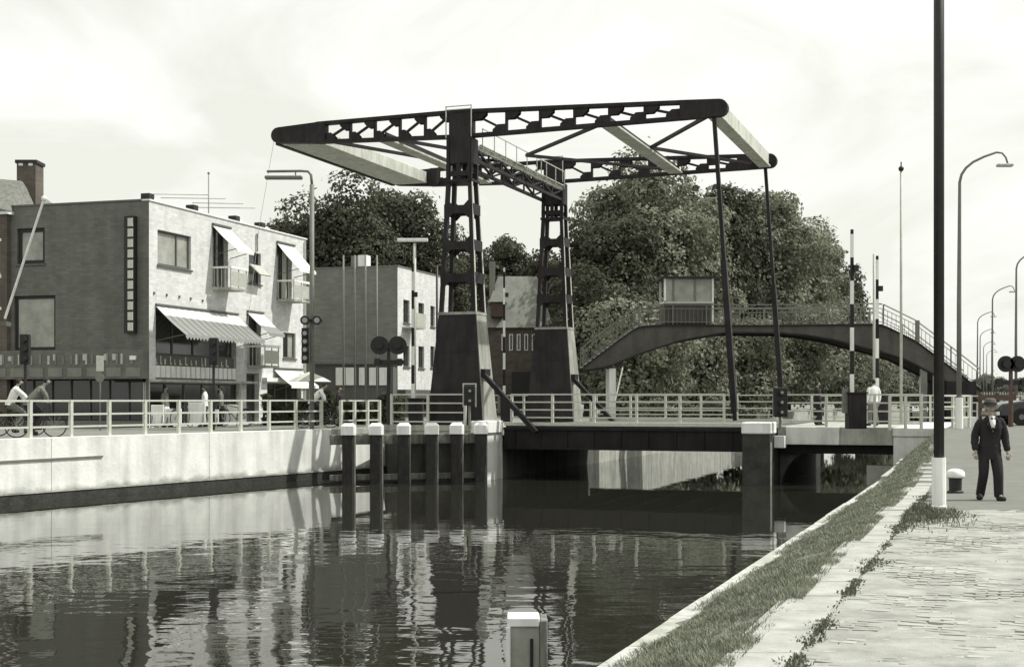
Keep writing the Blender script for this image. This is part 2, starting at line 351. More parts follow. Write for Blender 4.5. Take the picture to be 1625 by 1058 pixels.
# paving bricks of the quay, joined (too fine to tell apart)
verts = []; faces = []
mb = MB(MBR.inverted() and None)
D = 6.0
uq = Vector((0.9427, -0.3335, 0)); vq = Vector((0.3335, 0.9427, 0))
row = 0
cnt = 0
vb = []; fb = []
for ri in range(0, 190):
    base = Vector((re_(6.0)+1.88, 6.0, 0))+vq*(ri*0.105)*1.0
    for ci in range(0, 30):
        p = base+uq*((ci+0.5*(ri % 2))*0.212+random.uniform(-.004, .004))-uq*0.0
        if p.y > 21.75 or p.y < 5.0: continue
        e = p.x-re_(p.y)
        if e < 1.87: continue
        if random.random() < 0.02: continue
        hz = random.uniform(-.007, .007)+0.006*math.sin(p.x*2.1+p.y*1.3)+0.005*math.sin(p.y*3.7)
        a = uq*0.200; c = vq*0.095
        o = len(vb); tl = random.uniform(-.004, .004)
        i_ = uq*0.008; j_ = vq*0.008
        vb += [p+Vector((0,0,-.04)), p+a+Vector((0,0,-.04)), p+a+c+Vector((0,0,-.04)), p+c+Vector((0,0,-.04)),
               p+i_+j_+Vector((0,0,hz-tl)), p+a-i_+j_+Vector((0,0,hz+tl)), p+a-i_+c-j_+Vector((0,0,hz+tl)), p+i_+c-j_+Vector((0,0,hz-tl))]
        fb += [(o+4,o+5,o+6,o+7),(o,o+1,o+5,o+4),(o+1,o+2,o+6,o+5),(o+2,o+3,o+7,o+6),(o+3,o,o+4,o+7)]
mb = MB(); mb.v = vb; mb.f = fb; o = mb.build('paving_bricks', M_pave)
ca = o.data.color_attributes.new('brick_tone', 'FLOAT_COLOR', 'POINT')
tn = np.repeat(rng.choice([1.08, 1.0, .95, .84, 1.03], len(o.data.vertices)//8), 8); ca.data.foreach_set('color', np.stack([tn, tn, tn, tn*0+1], 1).reshape(-1).astype(np.float32))
_n = M_pave.node_tree.nodes; _l = M_pave.node_tree.links; _a = _n.new('ShaderNodeVertexColor'); _a.layer_name = 'brick_tone'; _m = _n.new('ShaderNodeVectorMath'); _m.operation = 'MULTIPLY'
_b = _n['Principled BSDF']; _s = _b.inputs['Base Color'].links[0].from_socket; _l.new(_s, _m.inputs[0]); _l.new(_a.outputs[0], _m.inputs[1]); _l.new(_m.outputs[0], _b.inputs['Base Color'])
tag(o, 'pale worn clinker paving covering the sunny near part of the quay', 'paving', kind='stuff')

# sand washed over the paving
_sz = lambda D, e: -0.010+0.020*(0.5+0.5*math.sin(D*1.9+e*2.3+math.sin(e*3.1)*1.5)*math.sin(e*1.7-D*0.8+1.3*math.sin(D*2.3)))+0.006*math.sin(D*5.1+e*4.3)*math.sin(e*6.7-D*3.3)
grid('sand_drift', 5, 21.9, 220, 1.87, 8.5, 90, _sz, M_sand, 0.003)
# grass: blades over the bank, and weeds in the joint beside the slabs
def blades(name, pts, hs, ws, m, label, cat, lean=0.5):
    n_ = len(pts); P = np.array(pts); a = rng.uniform(0, 2*np.pi, n_); la = rng.uniform(0, 2*np.pi, n_)
    h = np.array(hs); wd = np.array(ws); ln = rng.uniform(0.1, lean, n_)*h
    d = np.stack([np.cos(a), np.sin(a), 0*a], 1)*wd[:, None]*0.5
    le = np.stack([np.cos(la), np.sin(la), 0*a], 1)*ln[:, None]
    up = np.zeros((n_, 3)); up[:, 2] = 1
    v = np.empty((n_, 5, 3)); v[:, 0] = P-d; v[:, 1] = P+d; v[:, 2] = P+d*0.7+le*0.35+up*(h*0.6)[:, None]; v[:, 3] = P-d*0.7+le*0.35+up*(h*0.6)[:, None]; v[:, 4] = P+le+up*h[:, None]
    me = bpy.data.meshes.new(name); me.vertices.add(n_*5); me.vertices.foreach_set('co', v.reshape(-1).astype(np.float32))
    idx = np.arange(n_)[:, None]*5
    loops = np.concatenate([idx+np.array([[0, 1, 2, 3]]), idx+np.array([[3, 2, 4]])], 1).reshape(-1)
    me.loops.add(len(loops)); me.loops.foreach_set('vertex_index', loops.astype(np.int32))
    st = np.arange(n_)[:, None]*7+np.array([[0, 4]]); me.polygons.add(n_*2); me.polygons.foreach_set('loop_start', st.reshape(-1).astype(np.int32))
    me.update(); me.validate(); me.materials.append(m)
    o = bpy.data.objects.new(name, me); COL.objects.link(o); return tag(o, label, cat, kind='stuff')
pts = []; hs = []; ws = []
def fbm(x, y): return 0.5+0.25*math.sin(1.7*x+0.6*y+1)+0.25*math.sin(2.9*y-1.3*x)+0.15*math.sin(7.1*x+5.3*y)
tries = 0
while len(pts) < 190000 and tries < 700000:
    tries += 1
    D = 7+36*(random.random()**1.7); e = random.uniform(0.12, 1.50)
    f = fbm(re_(D)+e, D)
    if e > 1.30 and random.random() > 0.25+0.5*(f > 0.55): continue
    if e < 0.26 and random.random() > 0.35*(f > .4): continue
    if random.random() > 0.35+0.8*f: continue
    pts.append((re_(D)+e, D, bank_z(D, e)-0.01)); hs.append(random.uniform(0.025, 0.07)*(0.5+0.9*f)*(1.5 if random.random() < .04 else 1)); ws.append(random.uniform(0.004, 0.007)*(1+D/20))
blades('grass', pts, hs, ws, M_grass, 'rough grass covering the sloping bank of the right quay', 'grass', 0.9)
pts = []; hs = []; ws = []
for i in range(5000):      # tufts in the joint between slabs and paving
    D = 8+18*(random.random()**1.3)
    c = math.sin(D*3.1)+math.sin(D*1.3+2)+0.6*math.sin(D*7.7)
    if c < 0.1 and random.random() > 0.12: continue
    e = 1.86+random.gauss(0, 0.022+0.03*max(c, 0)); pts.append((re_(D)+e, D, 0.0+hR(D))); hs.append(random.uniform(0.008, 0.03)*(1+0.3*max(c, 0))); ws.append(random.uniform(0.008, 0.018)*(1+D/30))
for i in range(9000):      # patch round the foot of the big pole
    a = random.uniform(0, 2*math.pi); r = abs(random.gauss(0, 1)); x = 5.9+math.cos(a)*r*0.55+math.sin(a)*r*0.0; y = 21.0+math.sin(a)*r*1.0; x += (y-21)*0.35
    if x-re_(y) < 1.8 or y > 24 or x > 6.95: continue
    pts.append((x, y, 0.0)); hs.append(random.uniform(0.03, 0.09)); ws.append(0.018)
for i in range(900):
    D = random.uniform(8.5, 20); e = random.uniform(1.9, 4.2)
    if fbm((re_(D)+e)*2.3, D*2.7) < 0.80: continue
    pts.append((re_(D)+e, D, -0.01)); hs.append(random.uniform(0.01, 0.03)); ws.append(0.014)
blades('weeds', pts, hs, ws, M_weed, 'dark weeds growing in paving joints and round the black pole', 'weeds', 1.0)

# ------------------------------------------------------------------ left quay wall
qw = thing('quay_wall', (lw(40), 40, WZ), 'long pale concrete quay wall on the left bank with a dark wet foot', 'quay wall')
nrm = Vector((1, -0.559, 0)).normalized(); dirw = Vector((0.559, 1, 0)).normalized()
def wall_prism(D0, D1, z0, z1, off0, off1, name, m, parent=qw, **k):
    a = Vector((lw(D0), D0, z0)); c = Vector((lw(D1), D1, z0))
    return MB().prism([a+nrm*off0, a+nrm*off1, c+nrm*off1, c+nrm*off0], (0, 0, z1-z0)).build(name, m, parent, **k)
Ds = [8, 14, 20, 26, 32, 39.6, 45.4, 51.2]
for a, c in zip(Ds, Ds[1:]):
    wall_prism(a+0.006, c-0.006, -0.88, SZ+0.03, -0.6, 0.0, 'wall_panel', M_wall, bevel=0.008)
wall_prism(51.2, 54.3, -0.88, 0.28, -0.6, -0.03, 'wall_panel', M_wall, bevel=0.008)
wall_prism(51.2, 54.6, 0.42, SZ+0.02, -0.5, 0.02, 'edge_beam', M_conc2)
wall_prism(8, 54.3, -2.6, -0.88, -0.6, 0.035, 'wall_foot', M_algae)
wall_prism(8, 54.0, -0.90, -0.85, 0.03, 0.06, 'wall_ledge', M_conc2)
a = Vector((lw(36), 36, 0.02)); c = Vector((lw(41.3), 41.3, 0.02))
MB().beam(a+nrm*0.02, c+nrm*0.02+Vector((0,0,.03)), 0.04, 0.05).build('fender_rail', M_greyp, qw)

def railing(name, pts_base, ztops, rails, label, post_n=None, pw=0.10, mat_=M_rail, posts=None, rw=0.05, rh=0.06, group=None):
    """posts at given points; rails: heights above base"""
    r = thing(name, pts_base[0], label, 'railing', group)
    P = [Vector(p) for p in pts_base]
    d = (P[-1]-P[0]); d.z = 0; d.normalize(); nn = Vector((-d.y, d.x, 0))
    for p in P:
        a = d*pw/2; b_ = nn*pw/2
        MB().prism([p-a-b_, p+a-b_, p+a+b_, p-a+b_], (0, 0, ztops)).build('post', mat_, r)
    for h in rails:
        MB().beam(P[0]+Vector((0,0,h)), P[-1]+Vector((0,0,h)), rw, rh).build('rail', mat_, r)
    return r
def lD(px): return 35.29/(0.559-(px-CX)/F)
pl = []
D0 = lD(55)-1.312*14
for i in range(26):
    D = D0+1.312*i
    if D < 14 or D > 51.6: continue
    pl.append(Vector((lw(D), D, SZ+.03))-nrm*0.18)
railing('quay_railing', pl, 1.07, (1.05, 0.66, 0.30), 'long pale three-bar railing along the top of the left quay wall', rh=0.055)
pl2 = [Vector((lw(D), D, SZ+.02))-nrm*0.15 for D in (51.9, 52.65, 53.4, 54.1)]
railing('quay_railing', pl2, 1.07, (1.05, 0.66, 0.30), 'short end piece of pale railing behind the first two capped timber piles', rh=0.055)

# ------------------------------------------------------------------ left abutment, timber fender
ab = thing('bridge_abutment', Bp(-1, 0, 0), 'concrete platform with white-capped corner carrying the near bridge tower', 'abutment')
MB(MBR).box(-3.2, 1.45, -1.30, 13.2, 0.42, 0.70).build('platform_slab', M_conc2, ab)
MB(MBR).box(-4.0, 1.0, 1.6, 13.0, -2.6, 0.418).build('back_wall', M_concd, ab)  # shade below the platform is put into the dark tone
MB(MBR).box(-1.2, 1.575, 0.06, 13.2, -2.6, 0.415).build('side_wall', M_concd, ab)  # shade under the deck is put into the dark tone
MB(MBR).box(1.33, 1.585, -1.62, 0.05, -2.6, 0.52).build('lit_corner_pillar', M_conc, ab, bevel=0.02)  # pale tone paints the sunlit part of the abutment side
MB(MBR).box(0.98, 1.66, -1.70, -0.1, 0.521, 0.97).build('white_cap', M_white, ab, bevel=0.03)
MB(MBR).box(-3.1, 0.97, -1.34, -1.22, 0.60, 0.80).build('edge_kerb', M_conc2, ab)
fd = thing('fender_beams', (-4, 48, 0), 'pair of horizontal timber beams linking the white-capped piles', 'timber fender')
F0 = W(553, HY, 47.2); F1 = W(765, HY, 48.9); F0.z = F1.z = 0
dF = (F1-F0).normalized(); nF = Vector((dF.y, -dF.x, 0))
for z0, hh, mm in ((0.36, 0.34, M_woodl), (-0.94, 0.20, M_woodl)):
    MB().beam(F0-dF*0.55+nF*-0.36+Vector((0,0,z0)), F1+dF*0.2+nF*-0.36+Vector((0,0,z0)), 0.22, hh).build('waler', mm, fd, bevel=0.015)
MB().beam(F0-dF*0.8-nF*0.42+Vector((0,0,WZ+.0)), F1+dF*0.2-nF*0.42+Vector((0,0,WZ)), 0.3, 0.16).build('waler', M_wood, fd, bevel=0.015)
pxs = [553, 597, 641, 685, 725, 763]
pn_ = ['leftmost white-capped timber pile, in front of the quay wall end', 'second white-capped timber pile from the left', 'third white-capped timber pile from the left',
       'fourth white-capped timber pile, left of the last two', 'second timber pile from the white corner pillar', 'white-capped timber pile right beside the white corner pillar']
src = None
for i, p in enumerate(pxs):
    D = F0.y+(F1.y-F0.y)*(p-553)/(765-553)
    loc = W(p, HY, D); loc.z = WZ
    if src is None:
        src = thing('timber_pile', loc, pn_[0], 'mooring pile', 'white-capped timber piles before the bridge')
        rz = math.atan2(dF.y, dF.x)*0.4
        def sq(hw, ch): return [(-hw+ch,-hw),(hw-ch,-hw),(hw,-hw+ch),(hw,hw-ch),(hw-ch,hw),(-hw+ch,hw),(-hw,hw-ch),(-hw,-hw+ch)]
        MB().prism([loc+Vector((x, y, -1.4)) for x, y in sq(.20, .05)], (0,0,3.08)).build('shaft', M_wood, src)
        MB().box(loc.x+.202, loc.x+.232, loc.y-.15, loc.y+.15, WZ-1.2, WZ+1.66).build('lit_side_board', M_woodl, src)  # pale board puts the pile's sunlit right face into the colour
        mbc = MB(); P8 = sq(.24, .05); P7 = sq(.15, .05)
        mbc.v = [loc+Vector((x, y, 1.68)) for x, y in P8]+[loc+Vector((x, y, 1.98)) for x, y in P8]+[loc+Vector((x, y, 2.08)) for x, y in P7]
        mbc.f = [(i_, (i_+1) % 8, (i_+1) % 8+8, i_+8) for i_ in range(8)]+[(i_+8, (i_+1) % 8+8, (i_+1) % 8+16, i_+16) for i_ in range(8)]+[tuple(range(16, 24)), tuple(reversed(range(8)))]
        mbc.build('white_cap', M_white, src)
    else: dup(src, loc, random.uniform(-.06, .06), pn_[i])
# near mooring post at the bottom of the picture
mp0 = W(835, HY, 13.2); mp0.z = WZ
np_ = thing('mooring_post', mp0, 'pale slotted concrete mooring post standing in the water at the bottom', 'mooring post')
h1 = W(835, 975, 13.2).z-WZ
MB().box(mp0.x-.17, mp0.x+.13, 13.05, 13.35, WZ-1.4, WZ+h1-0.09).build('shaft', M_conc2, np_, bevel=0.01)
MB().box(mp0.x+.13, mp0.x+.20, 13.0, 13.4, WZ-1.4, WZ+h1-0.02).build('side_board', M_woodl, np_, bevel=0.01)
MB().box(mp0.x-.18, mp0.x+.125, 13.02, 13.38, WZ+h1-0.088, WZ+h1).build('cap', M_white, np_, bevel=0.01)
MB().box(mp0.x+.035, mp0.x+.065, 13.035, 13.052, WZ-.6, WZ+h1-0.20).build('slot', M_black, np_)
MB().box(mp0.x-.19, mp0.x-.15, 13.0, 13.04, WZ-.6, WZ+h1-0.09).build('corner_strip', M_white, np_)

# ------------------------------------------------------------------ drawbridge towers
def tw_at(z):
    zs = [0.70, 4.9, 9.87, 12.45]; wv = [2.2, 1.46, 1.0, 1.0]; dv = [1.6, 1.06, .74, .74]
    return np.interp(z, zs, wv), np.interp(z, zs, dv)
def make_tower():
    tr = thing('bridge_tower', Bp(0, 0, .7), 'near lattice tower of the drawbridge, on the abutment beside the sunlit corner pillar', 'bridge tower', 'lattice towers of the drawbridge')
    def A(z, gx=0, gy=0):
        w_, d_ = tw_at(z); return (-w_/2-gx, w_/2+gx, -d_/2-gy, d_/2+gy)
    mbp = MB(MBR); mbp.frus(0.70, A(.7), 4.86, A(4.86)); mbp.build('plinth', M_steel, tr)
    w0, d0 = tw_at(.72); w1, d1 = tw_at(4.84)
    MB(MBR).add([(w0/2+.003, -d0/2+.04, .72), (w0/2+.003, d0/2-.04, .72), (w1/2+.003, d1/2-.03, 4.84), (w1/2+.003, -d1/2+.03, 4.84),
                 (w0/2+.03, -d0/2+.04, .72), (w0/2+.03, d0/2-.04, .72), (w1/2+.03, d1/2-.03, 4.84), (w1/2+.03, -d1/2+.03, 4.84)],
                [(0,3,2,1),(4,5,6,7),(0,1,5,4),(1,2,6,5),(2,3,7,6),(3,0,4,7)]).build('lit_side_plate', M_flank, tr)  # added pale plate: brightness of the sunlit flank put into the colour
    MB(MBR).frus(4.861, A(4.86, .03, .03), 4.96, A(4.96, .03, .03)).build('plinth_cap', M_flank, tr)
    for zc in (2.1, 3.5):
        w_, d_ = tw_at(zc); MB(MBR).box(-w_/2+.02, w_/2-.02, -d_/2-.012, -d_/2+.02, zc-.05, zc+.05).build('seam_strip', M_steel, tr)
    th = 0.15
    for sx in (-1, 1):
        for sy in (-1, 1):
            mbl = MB(MBR); wa, da = tw_at(4.96); wb, db = tw_at(9.87)
            def q(w_, d_, z):
                x1 = sx*w_/2; x0 = x1-sx*th; y1 = sy*d_/2; y0 = y1-sy*th; return (min(x0,x1), max(x0,x1), min(y0,y1), max(y0,y1))
            mbl.frus(4.961, q(wa, da, 0), 9.87, q(wb, db, 0)); mbl.build('leg', M_steel, tr)
            # pale strips put the sunlit flank edges into the colour
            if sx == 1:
                mf = MB(MBR); mf.frus(4.97, (wa/2+.002, wa/2+.02, min(sy*da/2, sy*(da/2-.1)), max(sy*da/2, sy*(da/2-.1))), 9.86, (wb/2+.002, wb/2+.02, min(sy*db/2, sy*(db/2-.1)), max(sy*db/2, sy*(db/2-.1)))); mf.build('lit_leg_flange', M_steell, tr)
    # haunched batten plates on all four faces
    for zc in (6.22, 7.42, 8.76):
        w_, d_ = tw_at(zc); hh = 0.15
        for sy in (-1, 1):
            y = sy*(d_/2+0.012); x = w_/2-0.02; xi = w_/2-th-.02; ch = .17
            poly = [(-x, y, zc-hh-ch), (-xi, y, zc-hh-ch), (-xi+ch, y, zc-hh), (xi-ch, y, zc-hh), (xi, y, zc-hh-ch), (x, y, zc-hh-ch),
                    (x, y, zc+hh+ch), (xi, y, zc+hh+ch), (xi-ch, y, zc+hh), (-xi+ch, y, zc+hh), (-xi, y, zc+hh+ch), (-x, y, zc+hh+ch)]
            MB(MBR).prism(poly, (0, -sy*0.024, 0)).build('batten_plate', M_steel, tr)
        for sx in (-1, 1):
            x = sx*(w_/2+0.03); y = d_/2-.03; MB(MBR).box(min(x, x-sx*.02), max(x, x-sx*.02), -y, y, zc-.2, zc+.2).build('batten_plate', M_steel, tr)
    MB(MBR).box(-.50, .50, -.37, .37, 10.45, 11.42).build('head_box', M_steel, tr, bevel=0.02)
    for x in (-.43, -.02, .43):
        for y in (-.31, .31): MB(MBR).box(x-.07, x+.07, y-.06, y+.06, 9.871, 10.449).build('head_strut', M_steel, tr)
    MB(MBR).box(-.5, .5, -.385, -.36, 9.99, 10.18).build('batten_plate', M_steel, tr); MB(MBR).box(-.5, .5, .36, .385, 9.99, 10.18).build('batten_plate', M_steel, tr)
    MB(MBR).box(-.54, .54, -.41, .41, 9.78, 9.869).build('head_flange', M_steel, tr)
    for x in (-.42, .42): MB(MBR).box(x-.05, x+.05, -.40, -.372, 9.87, 11.4).build('stiffener', M_steel, tr)
    MB(MBR).box(-.40, .40, -.34, -.24, 11.421, 12.32).build('bearing_plate', M_steel, tr)
    MB(MBR).box(-.40, .40, .24, .34, 11.421, 12.32).build('bearing_plate', M_steel, tr)
    mbh = MB(MBR)      # small guard rail on the head
    for x in (-.5, .5): mbh.beam((x, -.38, 11.42), (x, -.38, 12.57), .035, .035)
    mbh.beam((-.52, -.38, 12.57), (.52, -.38, 12.57), .035, .035); mbh.beam((-.5, -.38, 12.45), (.5, -.38, 12.45), .03, .03)
    mbh.build('guard_rail', M_palep, tr)
    return tr
tower = make_tower()
dup(tower, Bp(0, TW, .7), None, 'far lattice tower of the drawbridge, before the trees and the footbridge end')
# portal between the heads
pt = thing('tower_portal', Bp(0, TW/2, 11), 'lattice cross gantry with pale top edge joining the two tower heads', 'gantry')
for sx in (-1, 1):
    x = sx*0.42
    MB(MBR).box(x-.07, x+.07, .38, TW-.38, 11.05, 11.22).build('top_chord', M_steell if sx == 1 else M_steel, pt)  # sun-side chord is paler: its lit side is put into the colour
    MB(MBR).box(x-.06, x+.06, .38, TW-.38, 10.58, 10.70).build('bottom_chord', M_steel, pt)
    nseg = 8; dt = (TW-.76)/nseg
    for i in range(nseg):
        y0 = .38+dt*i; y1 = y0+dt
        MB(MBR).beam((x, y0, 10.7 if i % 2 else 11.05), (x, y1, 11.05 if i % 2 else 10.7), .06, .09, (1,0,0)).build('diagonal_brace', M_steel, pt)
        MB(MBR).box(x-.03, x+.03, y1-.04, y1+.04, 10.7, 11.05).build('upright', M_steel, pt)
for i in range(9):
    y = .6+i*(TW-1.2)/8; MB(MBR).box(-.349, .349, y-.05, y+.05, 11.08, 11.2).build('cross_tie', M_steel, pt)
mbr = MB(MBR)
for x in (.62,):
    for i in range(9):
        y = .5+i*(TW-1)/8; mbr.beam((x, y, 11.1), (x, y, 11.85), .03, .03); mbr.beam((x-.14, y, 11.12), (x, y, 11.12), .04, .04)
    mbr.beam((x, .5, 11.85), (x, TW-.5, 11.85), .035, .035)
mbr.build('walkway_rail', M_palep, pt)
MB(MBR).box(.495, .60, .5, TW-.5, 11.225, 11.26).build('walkway_plank', M_steell, pt)

# ------------------------------------------------------------------ balance frame
bf = thing('balance_frame', Bp(0, TW/2, 12), 'big dark lattice balance frame with counterweight crowning the drawbridge', 'drawbridge frame')
SL, SR = -7.95, 9.95
def ztop(s): return float(np.interp(s, [SL, -6.8, 0, SR], [12.32, 12.42, 12.50, 12.20]))
def zbot(s): return float(np.interp(s, [SL, -6.8, 0, SR], [11.72, 11.63, 11.44, 11.60]))
def make_arm(t0):
    hw = 0.15
    mba = MB(MBR)
    for a, c in ((-6.0, 0), (0, 8.3)):
        mba.add([(a, t0-hw, ztop(a)-.13), (c, t0-hw, ztop(c)-.13), (c, t0+hw, ztop(c)-.13), (a, t0+hw, ztop(a)-.13), (a, t0-hw, ztop(a)), (c, t0-hw, ztop(c)), (c, t0+hw, ztop(c)), (a, t0+hw, ztop(a))], [(0,3,2,1),(4,5,6,7),(0,1,5,4),(1,2,6,5),(2,3,7,6),(3,0,4,7)])
        mba.add([(a, t0-hw, zbot(a)), (c, t0-hw, zbot(c)), (c, t0+hw, zbot(c)), (a, t0+hw, zbot(a)), (a, t0-hw, zbot(a)+.13), (c, t0-hw, zbot(c)+.13), (c, t0+hw, zbot(c)+.13), (a, t0+hw, zbot(a)+.13)], [(0,3,2,1),(4,5,6,7),(0,1,5,4),(1,2,6,5),(2,3,7,6),(3,0,4,7)])
    arm = mba.build('balance_arm', M_steel, bf)
    # rounded solid ends
    for s0, s1, sg in ((-5.6, SL, -1), (8.25, SR, 1)):
        poly = [(s0, t0-hw-.01, zbot(s0)), (s0, t0-hw-.01, ztop(s0))]
        r = (ztop(s1)-zbot(s1))/2; zc = (ztop(s1)+zbot(s1))/2; sc = s1-sg*r
        for k in range(9):
            a = math.pi/2-math.pi*k/8; poly.append((sc+sg*r*math.cos(a), t0-hw-.01, zc+r*math.sin(a)))
        MB(MBR).prism(poly, (0, 2*hw+.02, 0)).build('end_plate', M_steel, arm)
    def web(panels, rising):
        for a, c in zip(panels, panels[1:]):
            MB(MBR).box(c-.035, c+.035, t0-.09, t0+.09, zbot(c)+.11, ztop(c)-.13).build('upright', M_steel, arm)
            zb, zt = zbot((a+c)/2)+.10, ztop((a+c)/2)-.10; L_ = c-a
            for y in (t0-.105, t0+.105):
                gw, gh = 0.40*L_, 0.30
                if rising:
                    g1 = [(a, y, zb), (a, y, zb+gh), (a+gw*.6, y, zb+gh), (a+gw, y, zb+gh*.4), (a+gw, y, zb)]
                    g2 = [(c, y, zt), (c, y, zt-gh), (c-gw*.6, y, zt-gh), (c-gw, y, zt-gh*.4), (c-gw, y, zt)]
                    p, q_ = (a+.12, zb+.12), (c-.12, zt-.12)
                else:
                    g1 = [(a, y, zt), (a, y, zt-gh), (a+gw*.6, y, zt-gh), (a+gw, y, zt-gh*.4), (a+gw, y, zt)]
                    g2 = [(c, y, zb), (c, y, zb+gh), (c-gw*.6, y, zb+gh), (c-gw, y, zb+gh*.4), (c-gw, y, zb)]
                    p, q_ = (a+.12, zt-.12), (c-.12, zb+.12)
                MB(MBR).prism(g1, (0, .02, 0)).build('gusset_plate', M_steel, arm)
                MB(MBR).prism(g2, (0, .02, 0)).build('gusset_plate', M_steel, arm)
            MB(MBR).beam((p[0], t0, p[1]), (q_[0], t0, q_[1]), .09, .075, (0,1,0)).build('diagonal_brace', M_steel, arm)
    web(np.linspace(-5.62, -.45, 6), True)
    web(np.linspace(.45, 8.27, 7), False)
    MB(MBR).box(-.46, .46, t0-.12, t0+.12, 11.50, 12.45).build('hub_plate', M_steel, arm)
    # hanger rod down to the deck end
    MB(MBR).beam((9.42, t0+.02, 11.95), (10.18, t0+.02, 1.0), .13, .17, (0,1,0)).build('hanger_rod', M_steel, bf)
    MB(MBR).beam((9.78, t0+.02, 6.6), (10.16, t0+.02, 1.3), .20, .26, (0,1,0)).build('hanger_sleeve', M_steel, bf)
make_arm(0.0); make_arm(TW)
MB().tube([Bp(-7.85, -.1, 11.8), W(412, 355, 54.3), W(378, 640, 54.3)], 0.008, 5).build('guide_rope', M_palep, bf)
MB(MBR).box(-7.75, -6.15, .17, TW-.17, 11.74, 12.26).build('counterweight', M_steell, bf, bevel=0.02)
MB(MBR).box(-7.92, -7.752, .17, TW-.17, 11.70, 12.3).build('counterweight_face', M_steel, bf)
def cross(s, wd, m):
    MB(MBR).box(s-wd/2, s+wd/2, .17, TW-.17, zbot(s)+.02, zbot(s)+.09).build('cross_beam', m, bf)
    MB(MBR).box(s-.03, s+.03, .17, TW-.17, zbot(s)+.091, zbot(s)+.38).build('cross_beam', M_steel, bf)
cross(-3.2, .55, M_steell); cross(5.6, .6, M_steell); cross(9.45, .5, M_steell)
MB(MBR).box(9.3, 9.62, .17, TW-.17, 11.76, 12.22).build('end_beam', M_steell, bf)
for p, q_ in (((-5.6, .2), (-3.2, TW/2)), ((-5.6, TW-.2), (-3.2, TW/2)), ((5.4, .25), (.6, TW/2)), ((5.4, TW-.25), (.6, TW/2)), ((9.2, .25), (5.8, TW/2)), ((9.2, TW-.25), (5.8, TW/2)), ((-3.2, .3), (-.6, TW/2)), ((-3.2, TW-.3), (-.6, TW/2))):
    MB(MBR).beam((p[0], p[1], 11.72), (q_[0], q_[1], 11.72), .12, .12).build('plan_brace', M_steel, bf)
for t0 in (-.1, TW-.1):     # rack beams from tower to deck
    rb = thing('rack_beam', Bp(1.1, t0, 2.5), 'dark slanting rack beam from the near tower down to the deck' if t0 < 1 else 'dark slanting rack beam from the far tower down to the deck', 'rack beam', 'slanting rack beams of the drawbridge')
    MB(MBR).beam((.95, t0-.35, 2.72), (3.05, t0-.35, .55), .16, .24, (0,1,0)).build('beam', M_steel2, rb)
    MB(MBR).box(.86, 1.12, t0-.48, t0+.1, 2.6, 2.85).build('bracket', M_steel2, rb)

# ------------------------------------------------------------------ deck, pier, side span
dk = thing('bridge_deck', Bp(6, TW/2, .5), 'dark steel lifting deck of the drawbridge spanning the canal', 'bridge deck')
MB(MBR).box(1.70, 10.6, .05, TW-.05, .62, .78).build('roadway', M_asph, dk)
for t0 in (0.0, TW):
    MB(MBR).box(1.68, 10.62, t0-.09, t0+.09, -.02, .62).build('main_girder', M_steel2, dk)
    MB(MBR).box(1.68, 10.62, t0-.17, t0+.17, .625, .72).build('girder_flange', M_steel2, dk)
    MB(MBR).box(1.68, 10.62, t0-.15, t0+.15, -.08, -.021).build('girder_flange', M_steel2, dk)
    for i in range(9):
        s = 2.1+i*1.0; MB(MBR).box(s-.02, s+.02, t0-.14, t0+.14, -.02, .62).build('stiffener', M_steel2, dk)
    MB(MBR).box(1.7, 10.6, t0-.12, t0+.12, .781, .90).build('kerb_strip', M_rail, dk)
for i in range(6):
    s = 2.3+i*1.6; MB(MBR).box(s-.1, s+.1, .1, TW-.1, .1, .615).build('floor_beam', M_steel2, dk)
sd = [Bp(s, 0, .90) for s in (1.95, 3.52, 5.09, 6.66, 8.23, 9.8)]
railing('deck_railing', sd, 1.04, (1.02, .74, .46, .18), 'pale four-bar railing along the near edge of the lifting deck', rw=.045, rh=.05, pw=.09)
sd = [Bp(s, TW, .90) for s in (1.95, 3.52, 5.09, 6.66, 8.23, 9.8)]
railing('deck_railing', sd, 1.04, (1.02, .74, .46, .18), 'pale four-bar railing along the far edge of the lifting deck', rw=.045, rh=.05, pw=.09)
sd = [Bp(s, -1.0, .70) for s in (-2.42, -.96, .5)]
railing('platform_railing', sd, 1.24, (1.22, .90, .56, .22), 'pale four-bar railing on the abutment in front of the near tower', rw=.045, rh=.05, pw=.09)
sd = [Bp(s, TW+1.0, .70) for s in (-5, -3.4, -1.8, -.2, 1.4)]
railing('platform_railing', sd, 1.24, (1.22, .90, .56, .22), 'pale railing beside the far tower in front of the trees', rw=.045, rh=.05, pw=.09)
pr = thing('bridge_pier', Bp(11, 0, -1), 'dark pier with white capping at the closing end of the drawbridge', 'bridge pier')
MB(MBR).box(10.69, 11.62, -1.5, TW+1.2, -2.6, .58).build('pier_body', M_algae, pr, bevel=0.02)
MB(MBR).box(10.67, 11.66, -1.56, -.25, .581, .97).build('white_cap', M_white, pr, bevel=0.03)
MB(MBR).box(11.625, 11.67, -1.50, -1.44, -1.2, .3).build('corner_strip', M_palep, pr)  # pale strip paints the sunlit sliver of the pier's flank
MB(MBR).box(10.68, 11.64, -.24, TW+1.2, .581, .76).build('bearing_slab', M_concd, pr)
MB(MBR).box(11.64, 11.98, -.7, -.3, .1, .5).build('white_marker', M_white, pr)
sp_ = thing('side_span', Bp(13.6, 3, .4), 'short concrete side span with pale edge beam between pier and right bank', 'bridge span')
MB(MBR).box(11.66, 15.5, .02, TW, .30, .80).build('slab', M_conc2, sp_)
MB(MBR).box(11.95, 13.75, -.12, .0, .20, .80).build('edge_beam', M_conc, sp_, bevel=0.01)
MB(MBR).box(13.77, 15.5, -.12, .0, .20, .80).build('edge_beam', M_conc2, sp_, bevel=0.01)
